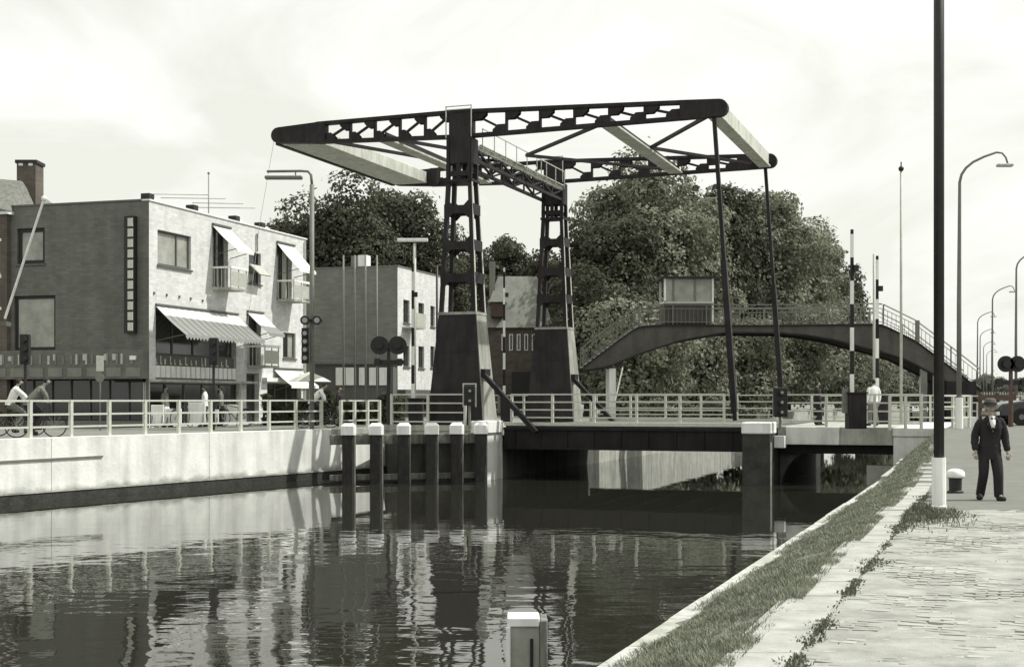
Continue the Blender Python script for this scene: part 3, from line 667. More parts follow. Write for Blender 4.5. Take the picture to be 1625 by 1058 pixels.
MB(MBR).box(11.66, 15.5, .3, TW-.2, -.12, .298).build('girder', M_steel2, sp_)
arc = [(11.64, .6, -.12), (11.64, .6, -2.4)]+[(11.64+1.0-1.0*math.cos(a), .6, -1.6+1.48*math.sin(a)) for a in np.linspace(0, math.pi/2, 7)]
MB(MBR).prism(arc, (0, .5, 0)).build('haunch', M_concd, sp_)
ar = thing('right_abutment', Bp(16, 3, 0), 'pale concrete abutment block where the bridge meets the right bank', 'abutment')
MB(MBR).box(15.52, 17.2, -.25, TW+1, -2.6, .50).build('block', M_conc, ar, bevel=0.02)
MB(MBR).box(15.50, 17.25, -.3, TW+1, .502, .79).build('coping', M_conc, ar, bevel=0.02)
MB(MBR).box(14.6, 15.51, .4, .9, -1.6, -.5).build('ledge', M_conc2, ar)
wr = [W(1408, HY, 43.4), W(1482, HY, 40.5)]
struct(MB().prism([(re_(36)+.1, 36, -1.2), (re_(45)+.1, 45.3, -1.2), (re_(45)+.9, 45.3, -1.2), (re_(36)+.9, 36, -1.2)], (0, 0, .95)).build('bank_foot_wall', M_conc2))
sd = [Bp(s, 0, .80) for s in (11.75, 13.3, 14.9, 16.4)]
railing('side_railing', sd, 1.12, (1.10, .82, .54, .2), 'pale four-bar railing over the side span next to the signal', rw=.045, rh=.05, pw=.09)
sd = [Bp(s, TW, .80) for s in (11.4, 13, 14.6, 16.2, 17.8)]
railing('side_railing', sd, 1.12, (1.10, .82, .54, .2), 'pale railing at the far side of the bridge, right of the drawbridge deck', rw=.045, rh=.05, pw=.09)
sd = [W(p, HY, D_) for p, D_ in ((1487, 44.6), (1512, 45.5), (1538, 46.4))]
for v_ in sd: v_.z = .78
railing('road_railing', sd, 1.1, (1.08, .72, .36), 'short pale railing right of the black pole, at the road corner', rw=.045, rh=.05, pw=.08)
sd = [W(p, HY, 58) for p in (1530, 1560, 1590, 1622, 1655)]
for v_ in sd: v_.z = .80
railing('road_railing', sd, 1.1, (1.08, .8, .45), 'pale railing behind the man in the dark suit', rw=.05, rh=.05, pw=.09)
sd = [W(p, HY, 43.0) for p in (1412, 1437, 1462)]
for v_ in sd: v_.z = .79
railing('block_railing', sd, 1.12, (1.10, .75, .2), 'short pale railing on top of the right abutment block', rw=.05, rh=.05, pw=.08)

# ------------------------------------------------------------------ poles and lamps
def pole(name, px, D, zb, zt, r, m, label, cat, extra=None, group=None, seg=10, rt=None):
    b_ = W(px, HY, D); b_.z = zb; o = thing(name, b_, label, cat, group)
    MB().tube([b_, (b_.x, b_.y, zt)], [r, rt or r], seg).build('shaft', m, o, smooth=True)
    return o, b_
bp, b_ = pole('tall_pole', 1490, 21.9, 0.83, 11.5, .082, M_black, 'tall black pole with white-painted foot on the right quay, nearest the camera', 'pole')
bp.location.z = 0; ORG[bp.name].z = 0
for k in kids(bp): k.location.z = 0.83
MB().lathe((b_.x, b_.y, 0), [(.125, 0), (.125, .06), (.112, .08), (.108, .828)], 14).build('white_foot', M_white, bp, smooth=False)
bo = W(1516, HY, 25.9); bo.z = 0
bl = thing('bollard', bo, 'squat dark mooring bollard with white domed top beside the tall black pole', 'bollard')
MB().lathe(bo, [(.15, 0), (.15, .03), (.115, .05), (.12, .27), (.16, .285)], 16).build('shaft', M_black, bl)
MB().lathe(bo, [(.165, .286), (.175, .32), (.165, .39), (.12, .43), (.05, .45)], 18).build('cap', M_white, bl, smooth=True)
# gooseneck lamps along the right bank
def goose(loc, label, group):
    o = thing('street_lamp', loc, label, 'street lamp', group)
    l0 = Vector(loc)
    MB().tube([l0, l0+Vector((0, 0, 1.0))], [.13, .12], 10).build('foot', M_white, o)
    MB().tube([l0+Vector(p) for p in ((0,0,1.0), (0,0,4), (0.02,0,7.9), (.08,0,8.15), (.22,0,8.36), (.45,0,8.55), (.8,0,8.72), (1.2,0,8.86), (1.38,0,8.84), (1.5,0,8.70), (1.56,0,8.50))], [.085, .075, .05, .045, .042, .04, .038, .035, .032, .03, .03], 8).build('shaft', M_greyp, o, smooth=True)
    MB().box(l0.x+1.22, l0.x+1.72, l0.y-.12, l0.y+.12, l0.z+8.40, l0.z+8.49).build('lamp_head', M_palep, o, bevel=.02)
    return o
gl = goose((14.35, 44.5, .8), 'tall gooseneck lamp just right of the black pole', 'gooseneck lamps along the right bank')
for (x, y), lb_ in zip(((26.9, 74), (33.6, 97), (42.3, 126), (53.0, 157), (64.6, 190), (76, 222)),
        ('gooseneck lamp at the right edge of the picture, its arm cut off', 'third gooseneck lamp of the receding row', 'fourth gooseneck lamp of the receding row', 'fifth gooseneck lamp, partly behind the fourth', 'second smallest gooseneck lamp, far down the bank', 'smallest and farthest gooseneck lamp on the bank')):
    dup(gl, (x, y, .8), None, lb_)
# left lamp with horizontal arm
ll, b_ = pole('street_lamp', 495, 50.8, SZ, 9.6, .085, M_greyp, 'tall lamp with a straight horizontal arm in front of the white shop building', 'street lamp')
MB().tube([(b_.x, b_.y, 9.6), (b_.x-.03, b_.y, 9.95), (b_.x-.14, b_.y, 10.08), (b_.x-.4, b_.y, 10.10), (b_.x-1.65, b_.y, 10.08)], .05, 8).build('arm', M_greyp, ll, smooth=True)
MB().box(b_.x-1.72, b_.x-.35, b_.y-.13, b_.y+.13, 9.79, 9.92).build('lamp_head', M_greyp, ll, bevel=.03)
MB().box(b_.x-.62, b_.x-.58, b_.y-.02, b_.y+.02, 9.92, 10.08).build('bracket', M_greyp, ll)
def lens(x, y, z, r, parent, mm=M_black):
    o = MB().tube([(x, y, z), (x, y-.16, z)], [r, r], 14).build('signal_hood', mm, parent)
    MB().tube([(x, y-.165, z), (x, y-.17, z)], [r*.6, r*.6], 12).build('lens', M_lens, o); return o
sg = thing('traffic_signal', (b_.x, b_.y-.1, 4), 'black signal cluster fixed to the lamp post by the white building', 'traffic signal')
for dx in (-.22, .22): lens(b_.x+dx, b_.y-.14, 4.62, .17, sg)
for z in (4.15, 3.85, 3.55, 3.25): lens(b_.x-.22, b_.y-.14, z, .13, sg)
MB().box(b_.x-.36, b_.x-.1, b_.y-.14, b_.y-.085, 3.05, 4.35).build('backboard', M_black, sg)
MB().box(b_.x-.4, b_.x+.4, b_.y-.14, b_.y-.10, 4.58, 4.66).build('bracket', M_black, sg)
# wagtail warning lights: two dark discs on a post
def warn(px, D, zb, z, label, r=.35, m=M_black, dx=.34):
    b_ = W(px, HY, D); b_.z = zb; o = thing('warning_light', b_, label, 'warning light')
    MB().tube([b_, (b_.x, b_.y, z+.05)], [.09, .07], 8).build('post', M_brown if zb > .7 else M_black, o)
    for s in (-1, 1):
        d_ = MB().tube([(b_.x+s*dx, b_.y-.05, z), (b_.x+s*dx, b_.y-.10, z)], [r, r], 20).build('disc', m, o)
        MB().tube([(b_.x+s*dx, b_.y-.11, z), (b_.x+s*dx, b_.y-.24, z)], [.13, .14], 12).build('hood', m, d_)
        MB().tube([(b_.x+s*dx, b_.y-.13, z-.01), (b_.x+s*dx, b_.y-.135, z-.01)], [.09, .09], 12).build('lens', M_lens, d_)
    MB().box(b_.x-.55, b_.x+.55, b_.y-.05, b_.y+.0, z-.72, z-.55).build('crossbar', m, o)
    for s in (-1, 1): MB().box(b_.x+s*.42-.1, b_.x+s*.42+.1, b_.y-.14, b_.y-.051, z-.78, z-.5).build('lamp_box', m, o)
    return o
warn(617, 52.5, SZ, 3.78, 'twin dark warning discs on a post left of the near tower')
warn(1604, 47.5, .8, 2.95, 'twin dark warning discs on a brown post above the man at right', r=.28, dx=.2)
def sigbox(px, D, zb, z0, z1, n_, label, frame=False, hw=.22):
    b_ = W(px, HY, D); b_.z = zb; o = thing('traffic_signal', b_, label, 'traffic signal')
    MB().tube([b_, (b_.x, b_.y, z0)], [.05, .05], 8).build('post', M_greyp, o)
    MB().box(b_.x-hw, b_.x+hw, b_.y-.12, b_.y+.12, z0, z1).build('housing', M_black, o, bevel=.015)
    for i in range(n_):
        z = z0+(z1-z0)*(i+.5)/n_; q = MB().tube([(b_.x+.02, b_.y-.12, z), (b_.x+.02, b_.y-.26, z)], [.1, .105], 12).build('hood', M_black, o)
        MB().tube([(b_.x+.02, b_.y-.14, z), (b_.x+.02, b_.y-.262, z-.0)], [.05, .05], 10).build('lens', M_lens, q)
    if frame:
        mb = MB(); y = b_.y+.13
        mb.box(b_.x-hw-.05, b_.x-hw, y, y+.04, z0-.05, z1+.05); mb.box(b_.x+hw, b_.x+hw+.05, y, y+.04, z0-.05, z1+.05); mb.box(b_.x-hw-.05, b_.x+hw+.05, y, y+.04, z1+.052, z1+.10)
        mb.build('frame', M_rail, o)
sigbox(745, 49.6, .7, 1.52, 2.22, 2, 'two-lamp black signal box on the railing before the near tower', True, .2)
sigbox(1238, 46.8, .7, 1.15, 2.14, 3, 'three-lamp black signal box above the white-capped pier', False, .23)
# striped barrier booms, raised
def boom(px, D, zb, zt, label, w_=.13, cab=True):
    b_ = W(px, HY, D); b_.z = zb; o = thing('barrier_boom', b_, label, 'barrier', 'raised striped barriers of the bridge')
    z = zb+1.0; i = 0
    while z < zt:
        h = min(.75, zt-z); ww = w_*(1-.35*(z-zb)/(zt-zb))
        MB().box(b_.x-ww/2, b_.x+ww/2, b_.y-.04, b_.y+.04, z, z+h).build('stripe', M_white if i % 2 == 0 else M_steel, o); z += h; i += 1
    MB().box(b_.x+.05, b_.x+.2, b_.y-.1, b_.y+.0, zt-1.35, zt-1.15).build('lamp', M_black, o)
    if cab:
        MB().box(b_.x-.16, b_.x+.42, b_.y-.25, b_.y+.3, zb, zb+1.12).build('drive_cabinet', M_steel, o, bevel=.02)
        MB().box(b_.x-.2, b_.x+.46, b_.y-.28, b_.y+.33, zb+1.122, zb+1.17).build('cabinet_lid', M_steel, o)
        MB().box(b_.x-.30, b_.x-.162, b_.y-.1, b_.y+.1, zb+.5, zb+1.3).build('pivot_arm', M_greyp, o)
boom(1352, 44.6, .8, 7.2, 'nearest raised striped barrier boom with dark cabinet right of the pier')
boom(1392, 52.8, .8, 7.2, 'raised striped barrier boom in front of the footbridge stairs')
boom(655, 55.8, SZ, 7.2, 'raised striped barrier boom left of the near tower')
boom(800, 64, SZ, 7.8, 'raised striped barrier boom between the two towers')
o, b_ = pole('flagpole', 1430, 55, .8, W(0, 272, 55).z, .06, M_palep, 'slim pale flagpole with dark ball top right of the striped barriers', 'flagpole', rt=.045)
MB().ball((b_.x, b_.y, W(0, 268, 55).z), .11).build('finial', M_black, o, smooth=True)
MB().tube([(b_.x, b_.y, W(0, 268, 55).z), (b_.x, b_.y, W(0, 257, 55).z)], .025, 6).build('spike', M_black, o)
pole('slim_post', 1387, 54, .8, W(0, 403, 54).z, .05, M_palep, 'slim grey post directly beside the second right barrier boom', 'post')
for px_, lb_ in ((545, 'leftmost of the thin poles before the grey side wall'), (563, 'second from left of the thin poles before the grey side wall'), (580, 'third from left of the thin poles before the grey side wall'), (598, 'rightmost of the four thin poles before the grey side wall')):
    pole('thin_pole', px_, 72, SZ, W(0, 405, 72).z, .05, M_greyp, lb_, 'pole', group='thin poles before the grey side wall', seg=6)
pole('thin_pole', 693.5, 70, SZ, W(0, 422, 70).z, .06, M_black, 'dark thin pole before the second white facade, touching the near tower outline', 'pole', seg=6)
o, b_ = pole('street_lamp', 658, 68, SZ, W(0, 386, 68).z, .075, M_palep, 'pale T-shaped lamp with one long tube behind the thin poles', 'street lamp')
zt = W(0, 381, 68).z; MB().box(b_.x-.85, b_.x+.65, b_.y-.1, b_.y+.1, zt-.08, zt+.08).build('lamp_head', M_white, o, bevel=.02)

# ------------------------------------------------------------------ white shop building
fA = Vector((0.297, 0.955, 0)).normalized(); nA = Vector((fA.y, -fA.x, 0)); gA = -nA
C1 = Vector((-14.4, 55, 0))
MF = Matrix(((fA.x, nA.x, 0, C1.x), (fA.y, nA.y, 0, C1.y), (0, 0, 1, 0), (0, 0, 0, 1)))     # a along facade, n outwards
def fa(px, n_=0.0, C=None):
    C = C or C1; k = (px-CX)/F; ox = C.x+nA.x*n_; oy = C.y+nA.y*n_
    return (ox-k*oy)/(k*fA.y-fA.x)
def fz(px, py, n_=0.0, C=None):
    C = C or C1; a = fa(px, n_, C); return EYE+(HY-py)*(C.y+fA.y*a+nA.y*n_)/F
MS = Matrix(((gA.x, -fA.x, 0, C1.x), (gA.y, -fA.y, 0, C1.y), (0, 0, 1, 0), (0, 0, 0, 1)))   # b along side wall, n towards camera
def sb_(px, C=None):
    C = C or C1; k = (px-CX)/F; return (C.x-k*C.y)/(k*gA.y-gA.x)
def sz(px, py, C=None):
    C = C or C1; return EYE+(HY-py)*(C.y+gA.y*sb_(px, C))/F
ZT = 9.62; LEN = 14.2
b1 = thing('shop_building', C1+Vector((0, 0, SZ)), 'flat-roofed three-storey shop building with white facade and dark brick side', 'building')
# facade wall as slabs round real openings
def facade(frame, length, z0, z1, holes, m, parent, thick=0.3, outward=1, u0=0.0):
    """wall in the plane n=0, thickness going inwards, with rectangular holes cut out"""
    us = sorted(set([u0, length]+[h[0] for h in holes]+[h[1] for h in holes])); zs = sorted(set([z0, z1]+[h[2] for h in holes]+[h[3] for h in holes]))
    mb = MB(frame)
    def hole(a, c, z, zz):
        return any(h[0]-1e-6 <= a and c <= h[1]+1e-6 and h[2]-1e-6 <= z and zz <= h[3]+1e-6 for h in holes)
    for i in range(len(us)-1):
        j = 0
        while j < len(zs)-1:
            if hole(us[i], us[i+1], zs[j], zs[j+1]): j += 1; continue
            k = j
            while k+1 < len(zs)-1 and not hole(us[i], us[i+1], zs[k+1], zs[k+2]): k += 1
            mb.add([(us[i], 0, zs[j]), (us[i+1], 0, zs[j]), (us[i+1], 0, zs[k+1]), (us[i], 0, zs[k+1])], [(0,1,2,3)]); j = k+1
    for h in holes:
        a, c, z, zz = h; t = thick
        mb.add([(a,0,z),(c,0,z),(c,0,zz),(a,0,zz),(a,-t,z),(c,-t,z),(c,-t,zz),(a,-t,zz)], [(0,4,5,1),(1,5,6,2),(2,6,7,3),(3,7,4,0)])
    o = mb.build('wall', m, parent)
    return o
def window(frame, a0, a1, z0, z1, parent, cols=2, fm=M_frame, gm=M_glassd, depth=.12, fw=.07, sill=True, transom=False):
    mb = MB(frame); y0, y1 = -depth-.05, -depth
    mb.box(a0, a0+fw, y0, y1, z0, z1); mb.box(a1-fw, a1, y0, y1, z0, z1); mb.box(a0+fw, a1-fw, y0, y1, z0, z0+fw); mb.box(a0+fw, a1-fw, y0, y1, z1-fw, z1)
    wn = mb.build('window', fm, parent)
    n_ = cols if isinstance(cols, int) else len(cols)+1
    cuts = [a0+(a1-a0)*i/n_ for i in range(n_+1)] if isinstance(cols, int) else [a0]+[a0+(a1-a0)*c for c in cols]+[a1]
    for c in cuts[1:-1]: MB(frame).box(c-fw*.5, c+fw*.5, y0-.001, y1+.004, z0+fw, z1-fw).build('mullion', fm, wn)
    for i in range(len(cuts)-1):
        MB(frame).box(cuts[i]+fw*.5, cuts[i+1]-fw*.5, y0-.02, y0+.012, z0+fw*.6, z1-fw*.6).build('pane', gm if not isinstance(gm, list) else gm[i % len(gm)], wn)
    if sill: MB(frame).box(a0-.06, a1+.06, -depth, .07, z0-.07, z0-.002).build('sill', fm if fm != M_frameb else M_frame, wn)
    return wn
fholes = []
def fh(pl_, pr_, pt_, pb_, pref=None):
    a0, a1 = fa(pl_), fa(pr_); h = (a0, a1, fz(pl_, pb_), fz(pl_, pt_)); fholes.append(h); return h
H_w1 = fh(250, 303, 364, 420)
H_b1 = (4.98, 6.36, 6.62, 9.22); H_b2 = (fa(439), fa(463), fz(439, 474), fz(439, 386)); H_w2 = fh(395, 414, 399, 449)
H_big = (fa(247), fa(375), 2.55, 5.42); H_b3 = (fa(392), fa(414), fz(392, 583), fz(392, 497)); H_w3 = fh(449, 469, 527, 568)
H_shop = (fa(238), fa(382), 0.66, 2.42); H_door = (fa(391), fa(411), .66, fz(391, 592)); H_shop2 = (fa(424), fa(478), .66, 2.5)
fholes += [H_b1, H_b2, H_big, H_b3, H_shop, H_door, H_shop2]
facade(MF, LEN, SZ, ZT, fholes, M_fac, b1)
# side wall
def shp(pl_, pr_, pt_, pb_): a0, a1 = sb_(pr_), sb_(pl_); return (a0, a1, sz(pr_, pb_), sz(pr_, pt_))
S_a = shp(27, 71, 361, 418); S_b = shp(22, 88, 468, 555); S_g = (.15, 8.2, .66, 2.55)
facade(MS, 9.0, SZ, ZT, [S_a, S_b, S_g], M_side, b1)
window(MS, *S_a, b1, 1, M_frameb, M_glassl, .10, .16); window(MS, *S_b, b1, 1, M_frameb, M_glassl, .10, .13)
mb = MB(MF); mb.box(.02, LEN-.02, -9.0, -.31, ZT-.25, ZT-.15).build('roof', M_asph, b1)
MB(MF).box(-.04, LEN+.04, -.35, .05, ZT, ZT+.06).build('parapet', M_white, b1)
MB(MS).box(.31, 9.0, -.35, .04, ZT, ZT+.07).build('parapet', M_frame, b1)
MB(MF).add([(LEN, 0, SZ), (LEN, -9, SZ), (LEN, -9, ZT), (LEN, 0, ZT)], [(0,1,2,3)]).build('rear_wall', M_side, b1)
MB(MF).box(.35, LEN-.1, -8.8, -1.6, SZ, ZT-.3).build('interior_core', M_dark, b1)
MB(MF).box(.02, LEN-.02, -1.6, -.31, 2.43, 2.54).build('floor_slab', M_dark, b1)
MB(MF).box(.02, LEN-.02, -1.6, -.31, 5.6, 5.75).build('floor_slab', M_dark, b1)
window(MF, *H_w1, b1, [.62], M_frame, [M_glassl, M_glassl], .10, .09)
window(MF, *H_w2, b1, 1, M_frameb, M_glassd, .15, .06)
window(MF, H_w3[0], H_w3[1], H_w3[2], H_w3[3], b1, 2, M_frame, [M_glassd, M_glassl], .10, .08)
for h_, k_ in ((H_w1, (.08, .30)), (H_w1, (.80, .94)), (H_b1, (.06, .3)), (H_b2, (.6, .9)), (H_w3, (.08, .35)), (H_b3, (.1, .4))):
    MB(MF).box(h_[0]+(h_[1]-h_[0])*k_[0], h_[0]+(h_[1]-h_[0])*k_[1], -.153 if h_ in (H_w1, H_w3) else -.205, -.149 if h_ in (H_w1, H_w3) else -.200, h_[2]+.1, h_[3]-.1).build('curtain', M_rail, b1)
# open sash of the small window
MB(MF).add([(H_w2[0], .02, H_w2[3]-.6), (H_w2[1]-.1, .02, H_w2[3]-.6), (H_w2[1]-.1, .55, H_w2[2]+.35), (H_w2[0], .55, H_w2[2]+.35),
            (H_w2[0], .05, H_w2[3]-.56), (H_w2[1]-.1, .05, H_w2[3]-.56), (H_w2[1]-.1, .58, H_w2[2]+.39), (H_w2[0], .58, H_w2[2]+.39)], [(0,3,2,1),(4,5,6,7),(0,1,5,4),(1,2,6,5),(2,3,7,6),(3,0,4,7)]).build('open_sash', M_palep, b1)
window(MF, H_b1[0], H_b1[1], H_b1[2], H_b1[3], b1, 2, M_frame, M_glassd, .22, .08, sill=False)
window(MF, *H_b2, b1, 2, M_frame, M_glassd, .22, .08, sill=False)
window(MF, *H_b3, b1, 2, M_frame, M_glassd, .22, .08, sill=False)
window(MF, H_big[0], H_big[1], 3.55, H_big[3], b1, 4, M_frame, M_glassd, .24, .07, sill=False)
window(MF, *H_shop, b1, 5, M_frame, M_glassd, .22, .07, sill=False)
window(MF, *H_door, b1, 1, M_frame, M_glassd, .22, .08, sill=False)
window(MF, *H_shop2, b1, 3, M_frame, M_glassd, .22, .08, sill=False)
# parapet band with white tiles under the big window, sign letters row behind
nb_ = 17
for i in range(nb_):
    a0 = H_big[0]+(H_big[1]-H_big[0])*i/nb_; MB(MF).box(a0+.03, a0+(H_big[1]-H_big[0])/nb_-.05, -.08, .0, 2.62, 3.10).build('white_tile', M_white, b1)
MB(MF).box(H_big[0], H_big[1], -.18, -.085, 2.56, 3.12).build('tile_backing', M_greyp, b1)
MB(MF).box(H_big[0], H_big[1], -.20, -.14, 3.13, 3.54).build('sign_board', M_frame, b1)
x = H_big[0]+.2
while x < H_big[1]-.3:       # illegible pale lettering
    w_ = random.choice((.12, .2, .26)); MB(MF).box(x, x+w_*.35, -.135, -.11, 3.16, random.choice((3.38, 3.5))).build('sign_letter', M_rail, b1)
    if random.random() > .4: MB(MF).box(x+w_*.35, x+w_, -.135, -.11, 3.16, 3.22).build('sign_letter', M_rail, b1)
    x += w_+random.uniform(.14, .3)
MB(MF).box(-.02, fa(392), .0, .55, 2.44, 2.54).build('canopy', M_conc2, b1)
MB(MF).box(fa(416), fa(486), .0, .25, 2.56, 2.74).build('canopy', M_white, b1)
# awnings
def awning(a0, a1, ztop_, drop, outp, name_parent, scallop=False, m=M_awn):
    mb = MB(MF); nn = max(8, int((a1-a0)/.25)) if scallop else 6
    rows = 6
    for j in range(rows+1):
        for i in range(nn+1):
            f = j/rows; a = a0+(a1-a0)*i/nn; y = .03+outp*f; z = ztop_-drop*f-0.05*math.sin(math.pi*f)
            mb.v.append(Vector((a, y, z)))
    for j in range(rows):
        for i in range(nn):
            q = j*(nn+1)+i; mb.f.append((q, q+1, q+nn+2, q+nn+1))
    aw = mb.build('awning', m, name_parent)
    if scallop:
        aw.data.materials.append(M_awn2)
        for k_, p_ in enumerate(aw.data.polygons): p_.material_index = (k_ % nn) % 2
    mod = aw.modifiers.new('solid', 'SOLIDIFY'); mod.thickness = .02
    if scallop:
        mv = MB(MF)
        for i in range(nn):
            c0 = a0+(a1-a0)*i/nn; c1 = a0+(a1-a0)*(i+1)/nn; zz = ztop_-drop
            mv.prism([(c0, outp+.03, zz), (c1, outp+.03, zz), (c1, outp+.03, zz-.10), ((c0+c1)/2, outp+.03, zz-.22), (c0, outp+.03, zz-.10)], (0, .01, 0))
        mv.build('valance', m, aw)
    else: MB(MF).box(a0, a1, outp+.02, outp+.05, ztop_-drop-.14, ztop_-drop).build('valance', m, aw)
    MB(MF).box(a0-.02, a1+.02, .0, .10, ztop_+.0, ztop_+.09).build('awning_box', M_frame, aw)
    for a in (a0+.02, a1-.02): MB(MF).beam((a, .03, ztop_-drop-.25), (a, outp, ztop_-drop), .03, .03).build('awning_arm', M_frame, aw)
awning(H_b1[0]-.02, H_b1[1]+.15, 9.24, 1.05, 1.15, b1)
awning(H_b2[0]-.02, H_b2[1]+.2, H_b2[3]+.02, 1.25, 1.15, b1)
awning(H_big[0]-.02, H_big[1]+.05, 5.48, 1.15, 1.35, b1, True)
awning(H_b3[0]-.02, H_b3[1]+.15, H_b3[3]+.05, .95, 1.1, b1)
awning(fa(434), fa(478), 3.15, .75, .9, b1)
# small balconies
def balcony(h, zf):
    a0, a1 = h[0]-.02, h[1]+.05; o_ = .92
    bc = MB(MF).box(a0, a1, .0, o_, zf-.1, zf).build('balcony', M_conc2, b1)
    for a in (a0+.03, (a0+a1)/2, a1-.03): MB(MF).box(a-.02, a+.02, o_-.05, o_-.01, zf+.001, zf+.9).build('baluster', M_palep, bc)
    MB(MF).box(a0+.02, a1-.02, o_-.045, o_-.015, zf+.08, zf+.68).build('front_panel', M_palep, bc)
    for a in (a0+.02,): 
        for y in (.1, .28, .46, .64): MB(MF).box(a-.015, a+.015, y-.015, y+.015, zf+.001, zf+.8).build('baluster', M_palep, bc)
    MB(MF).box(a0-.03, a1+.03, o_-.06, o_+.04, zf+.80, zf+.92).build('handrail', M_white, bc)
    MB(MF).box(a0-.02, a0+.05, .02, o_-.062, zf+.82, zf+.90).build('handrail', M_white, bc)
balcony(H_b1, 6.55); balcony(H_b2, H_b2[2]-.02); balcony(H_b3, H_b3[2]+.1)
MB(MF).tube([(fa(406), .07, ZT-.3), (fa(406), .07, 8.5)], .04, 6).build('downpipe', M_greyp, b1)
MB(MF).tube([(LEN-.25, .07, ZT-.1), (LEN-.25, .07, .7)], .045, 6).build('downpipe', M_palep, b1)
# small anchors in a row on the facade
for p_, q_ in ((244, 465), (264, 468), (284, 471), (302, 474), (321, 477)): 
    a = fa(p_); z = fz(p_, q_); MB(MF).box(a-.04, a+.04, .0, .05, z-.05, z+.05).build('wall_anchor', M_frame, b1)
# vertical sign with pale tiles on the side wall
bs0, bs1 = sb_(217), sb_(210)
zt, zb = sz(213, 346), sz(213, 527)
sgn = MB(MS).box(bs0-.03, bs1+.2, .0, .28, zb-.05, zt+.05).build('vertical_sign', M_frameb, b1)
for i in range(11):
    z0 = zb+(zt-zb)*i/11; MB(MS).box(bs0-.01, bs1+.02, .281, .31, z0+.05, z0+(zt-zb)/11-.04).build('sign_tile', M_rail, sgn)
# side shopfront: fascia with illegible letters, panel row, dark glazing
fs = MB(MS).box(.04, 8.2, .0, .35, 2.56, 3.72).build('fascia', M_side, b1)
x = .5
while x < 7.6:
    w_ = random.choice((.14, .2, .26)); zz = random.choice((3.5, 3.56)); MB(MS).box(x, x+w_*.4, .352, .38, 3.14, zz).build('fascia_letter', M_palep if random.random() < .5 else M_slate, fs)
    if random.random() > .45: MB(MS).box(x+w_*.4, x+w_, .352, .38, random.choice((3.14, 3.3, 3.44)), zz-.01).build('fascia_letter', M_palep, fs)
    x += w_+random.uniform(.12, .22)
MB(MS).box(.35, .62, .352, .42, 3.3, 3.46).build('fascia_lamp', M_white, fs)
for i in range(9): MB(MS).box(.15+i*.9, .15+i*.9+.66, .352, .375, 2.64, 3.0).build('fascia_panel', M_slate, fs)
for i in range(9):
    a0 = .15+i*.894; w1_ = MB(MS).box(a0, a0+.86, -.24, -.20, .9, 2.5).build('shop_window', M_glassd, b1); MB(MS).box(a0+.86, a0+.894, -.24, -.12, .66, 2.55).build('mullion', M_frame, w1_)
MB(MS).box(.15, 8.2, -.24, -.1, .66, .88).build('stall_riser', M_greyp, b1)
# roof vents, aerial
for i, (p_, q_) in enumerate(((232, 308), (303, 326), (370, 343), (411, 354))):
    a = fa(p_, -.5); zz = ZT+.06
    v_ = MB(MF).box(a-.02, a+.38, -.75, -.35, ZT-.15, zz+.34).build('roof_vent', M_frameb, b1, bevel=.02)
    MB(MF).box(a+.55, a+.9, -.8, -.5, ZT-.15, zz+.22).build('vent_cowl', M_white, b1)
ae = thing('roof_aerial', MF @ Vector((fa(331, -1.5), -1.5, ZT-.15)), 'thin mast aerial with horizontal rods on the shop building roof', 'aerial')
am = MF @ Vector((fa(331, -1.5), -1.5, 0))
MB().tube([(am.x, am.y, ZT-.15), (am.x, am.y, W(0, 275, am.y).z)], .03, 6).build('mast', M_palep, ae)
MB().ball((am.x, am.y, W(0, 275, am.y).z), .06, 8, 6).build('tip', M_greyp, ae)
for p0, p1, q_ in ((235, 331, 308), (255, 358, 314), (305, 386, 322), (300, 405, 329)):
    a_ = W(p0, q_, am.y); c_ = W(p1, q_+1.5, am.y); MB().tube([a_, c_], .018, 5).build('rod', M_palep, ae)

# ------------------------------------------------------------------ old house at far left
oh = thing('old_house', Vector((-22.5, 62, SZ)), 'old brick house with tiled hip roof and chimney at the left edge', 'building')
C2 = C1+gA*sb_(17)-fA*0.25; C2.z = 0
MO = Matrix(((gA.x, -fA.x, 0, C2.x), (gA.y, -fA.y, 0, C2.y), (0, 0, 1, 0), (0, 0, 0, 1)))
ozt = EYE+(HY-335)*56.6/F
hol = [(.35, 1.5, 6.9, 8.2), (.35, 1.5, 3.3, 5.4), (2.4, 3.6, 6.9, 8.2), (2.4, 3.6, 3.3, 5.4)]
facade(MO, 9.0, SZ, ozt, hol, M_redb, oh)
for h in hol:
    wn = window(MO, *h, oh, 2, M_white, M_glassd, .1, .08); MB(MO).box(h[0]-.1, h[1]+.1, .0, .06, h[2]-.2, h[2]-.06).build('lintel', M_white, wn); MB(MO).box(h[0]-.1, h[1]+.1, .0, .05, h[3]+.0, h[3]+.12).build('lintel', M_white, wn)
MB(MO).box(0, .2, -.24, -.002, SZ, ozt).build('gable_wall', M_redb, oh)
MB(MO).box(-.15, 9, -.3, .15, ozt-.12, ozt+.02).build('gutter', M_white, oh)
r0 = MO @ Vector((-.2, .2, ozt)); r1 = MO @ Vector((9, .2, ozt)); rb0 = W(86, 322, 60); rb0.z = ozt+.05; rg = W(-60, 262, 60)
pk = W(0, 278, 58.5); pk2 = W(33, 287, 58.5)
MB().add([r0, r1, W(-260, 262, 58.5), pk2, rb0, Vector((rb0.x, 68, ozt)), Vector((r1.x, 68, ozt))], [(0, 1, 2, 3), (0, 3, 4), (3, 2, 6, 5), (3, 5, 4)]).build('roof', M_tile, oh)
cc = W(48, HY, 59.3)
ch = MB().box(cc.x-.40, cc.x+.40, 58.8, 59.8, 8.5, W(0, 262, 59.3).z).build('chimney', M_redb, oh)
MB().box(cc.x-.46, cc.x+.46, 58.75, 59.85, W(0, 262, 59.3).z, W(0, 257, 59.3).z).build('chimney_cap', M_frameb, ch)
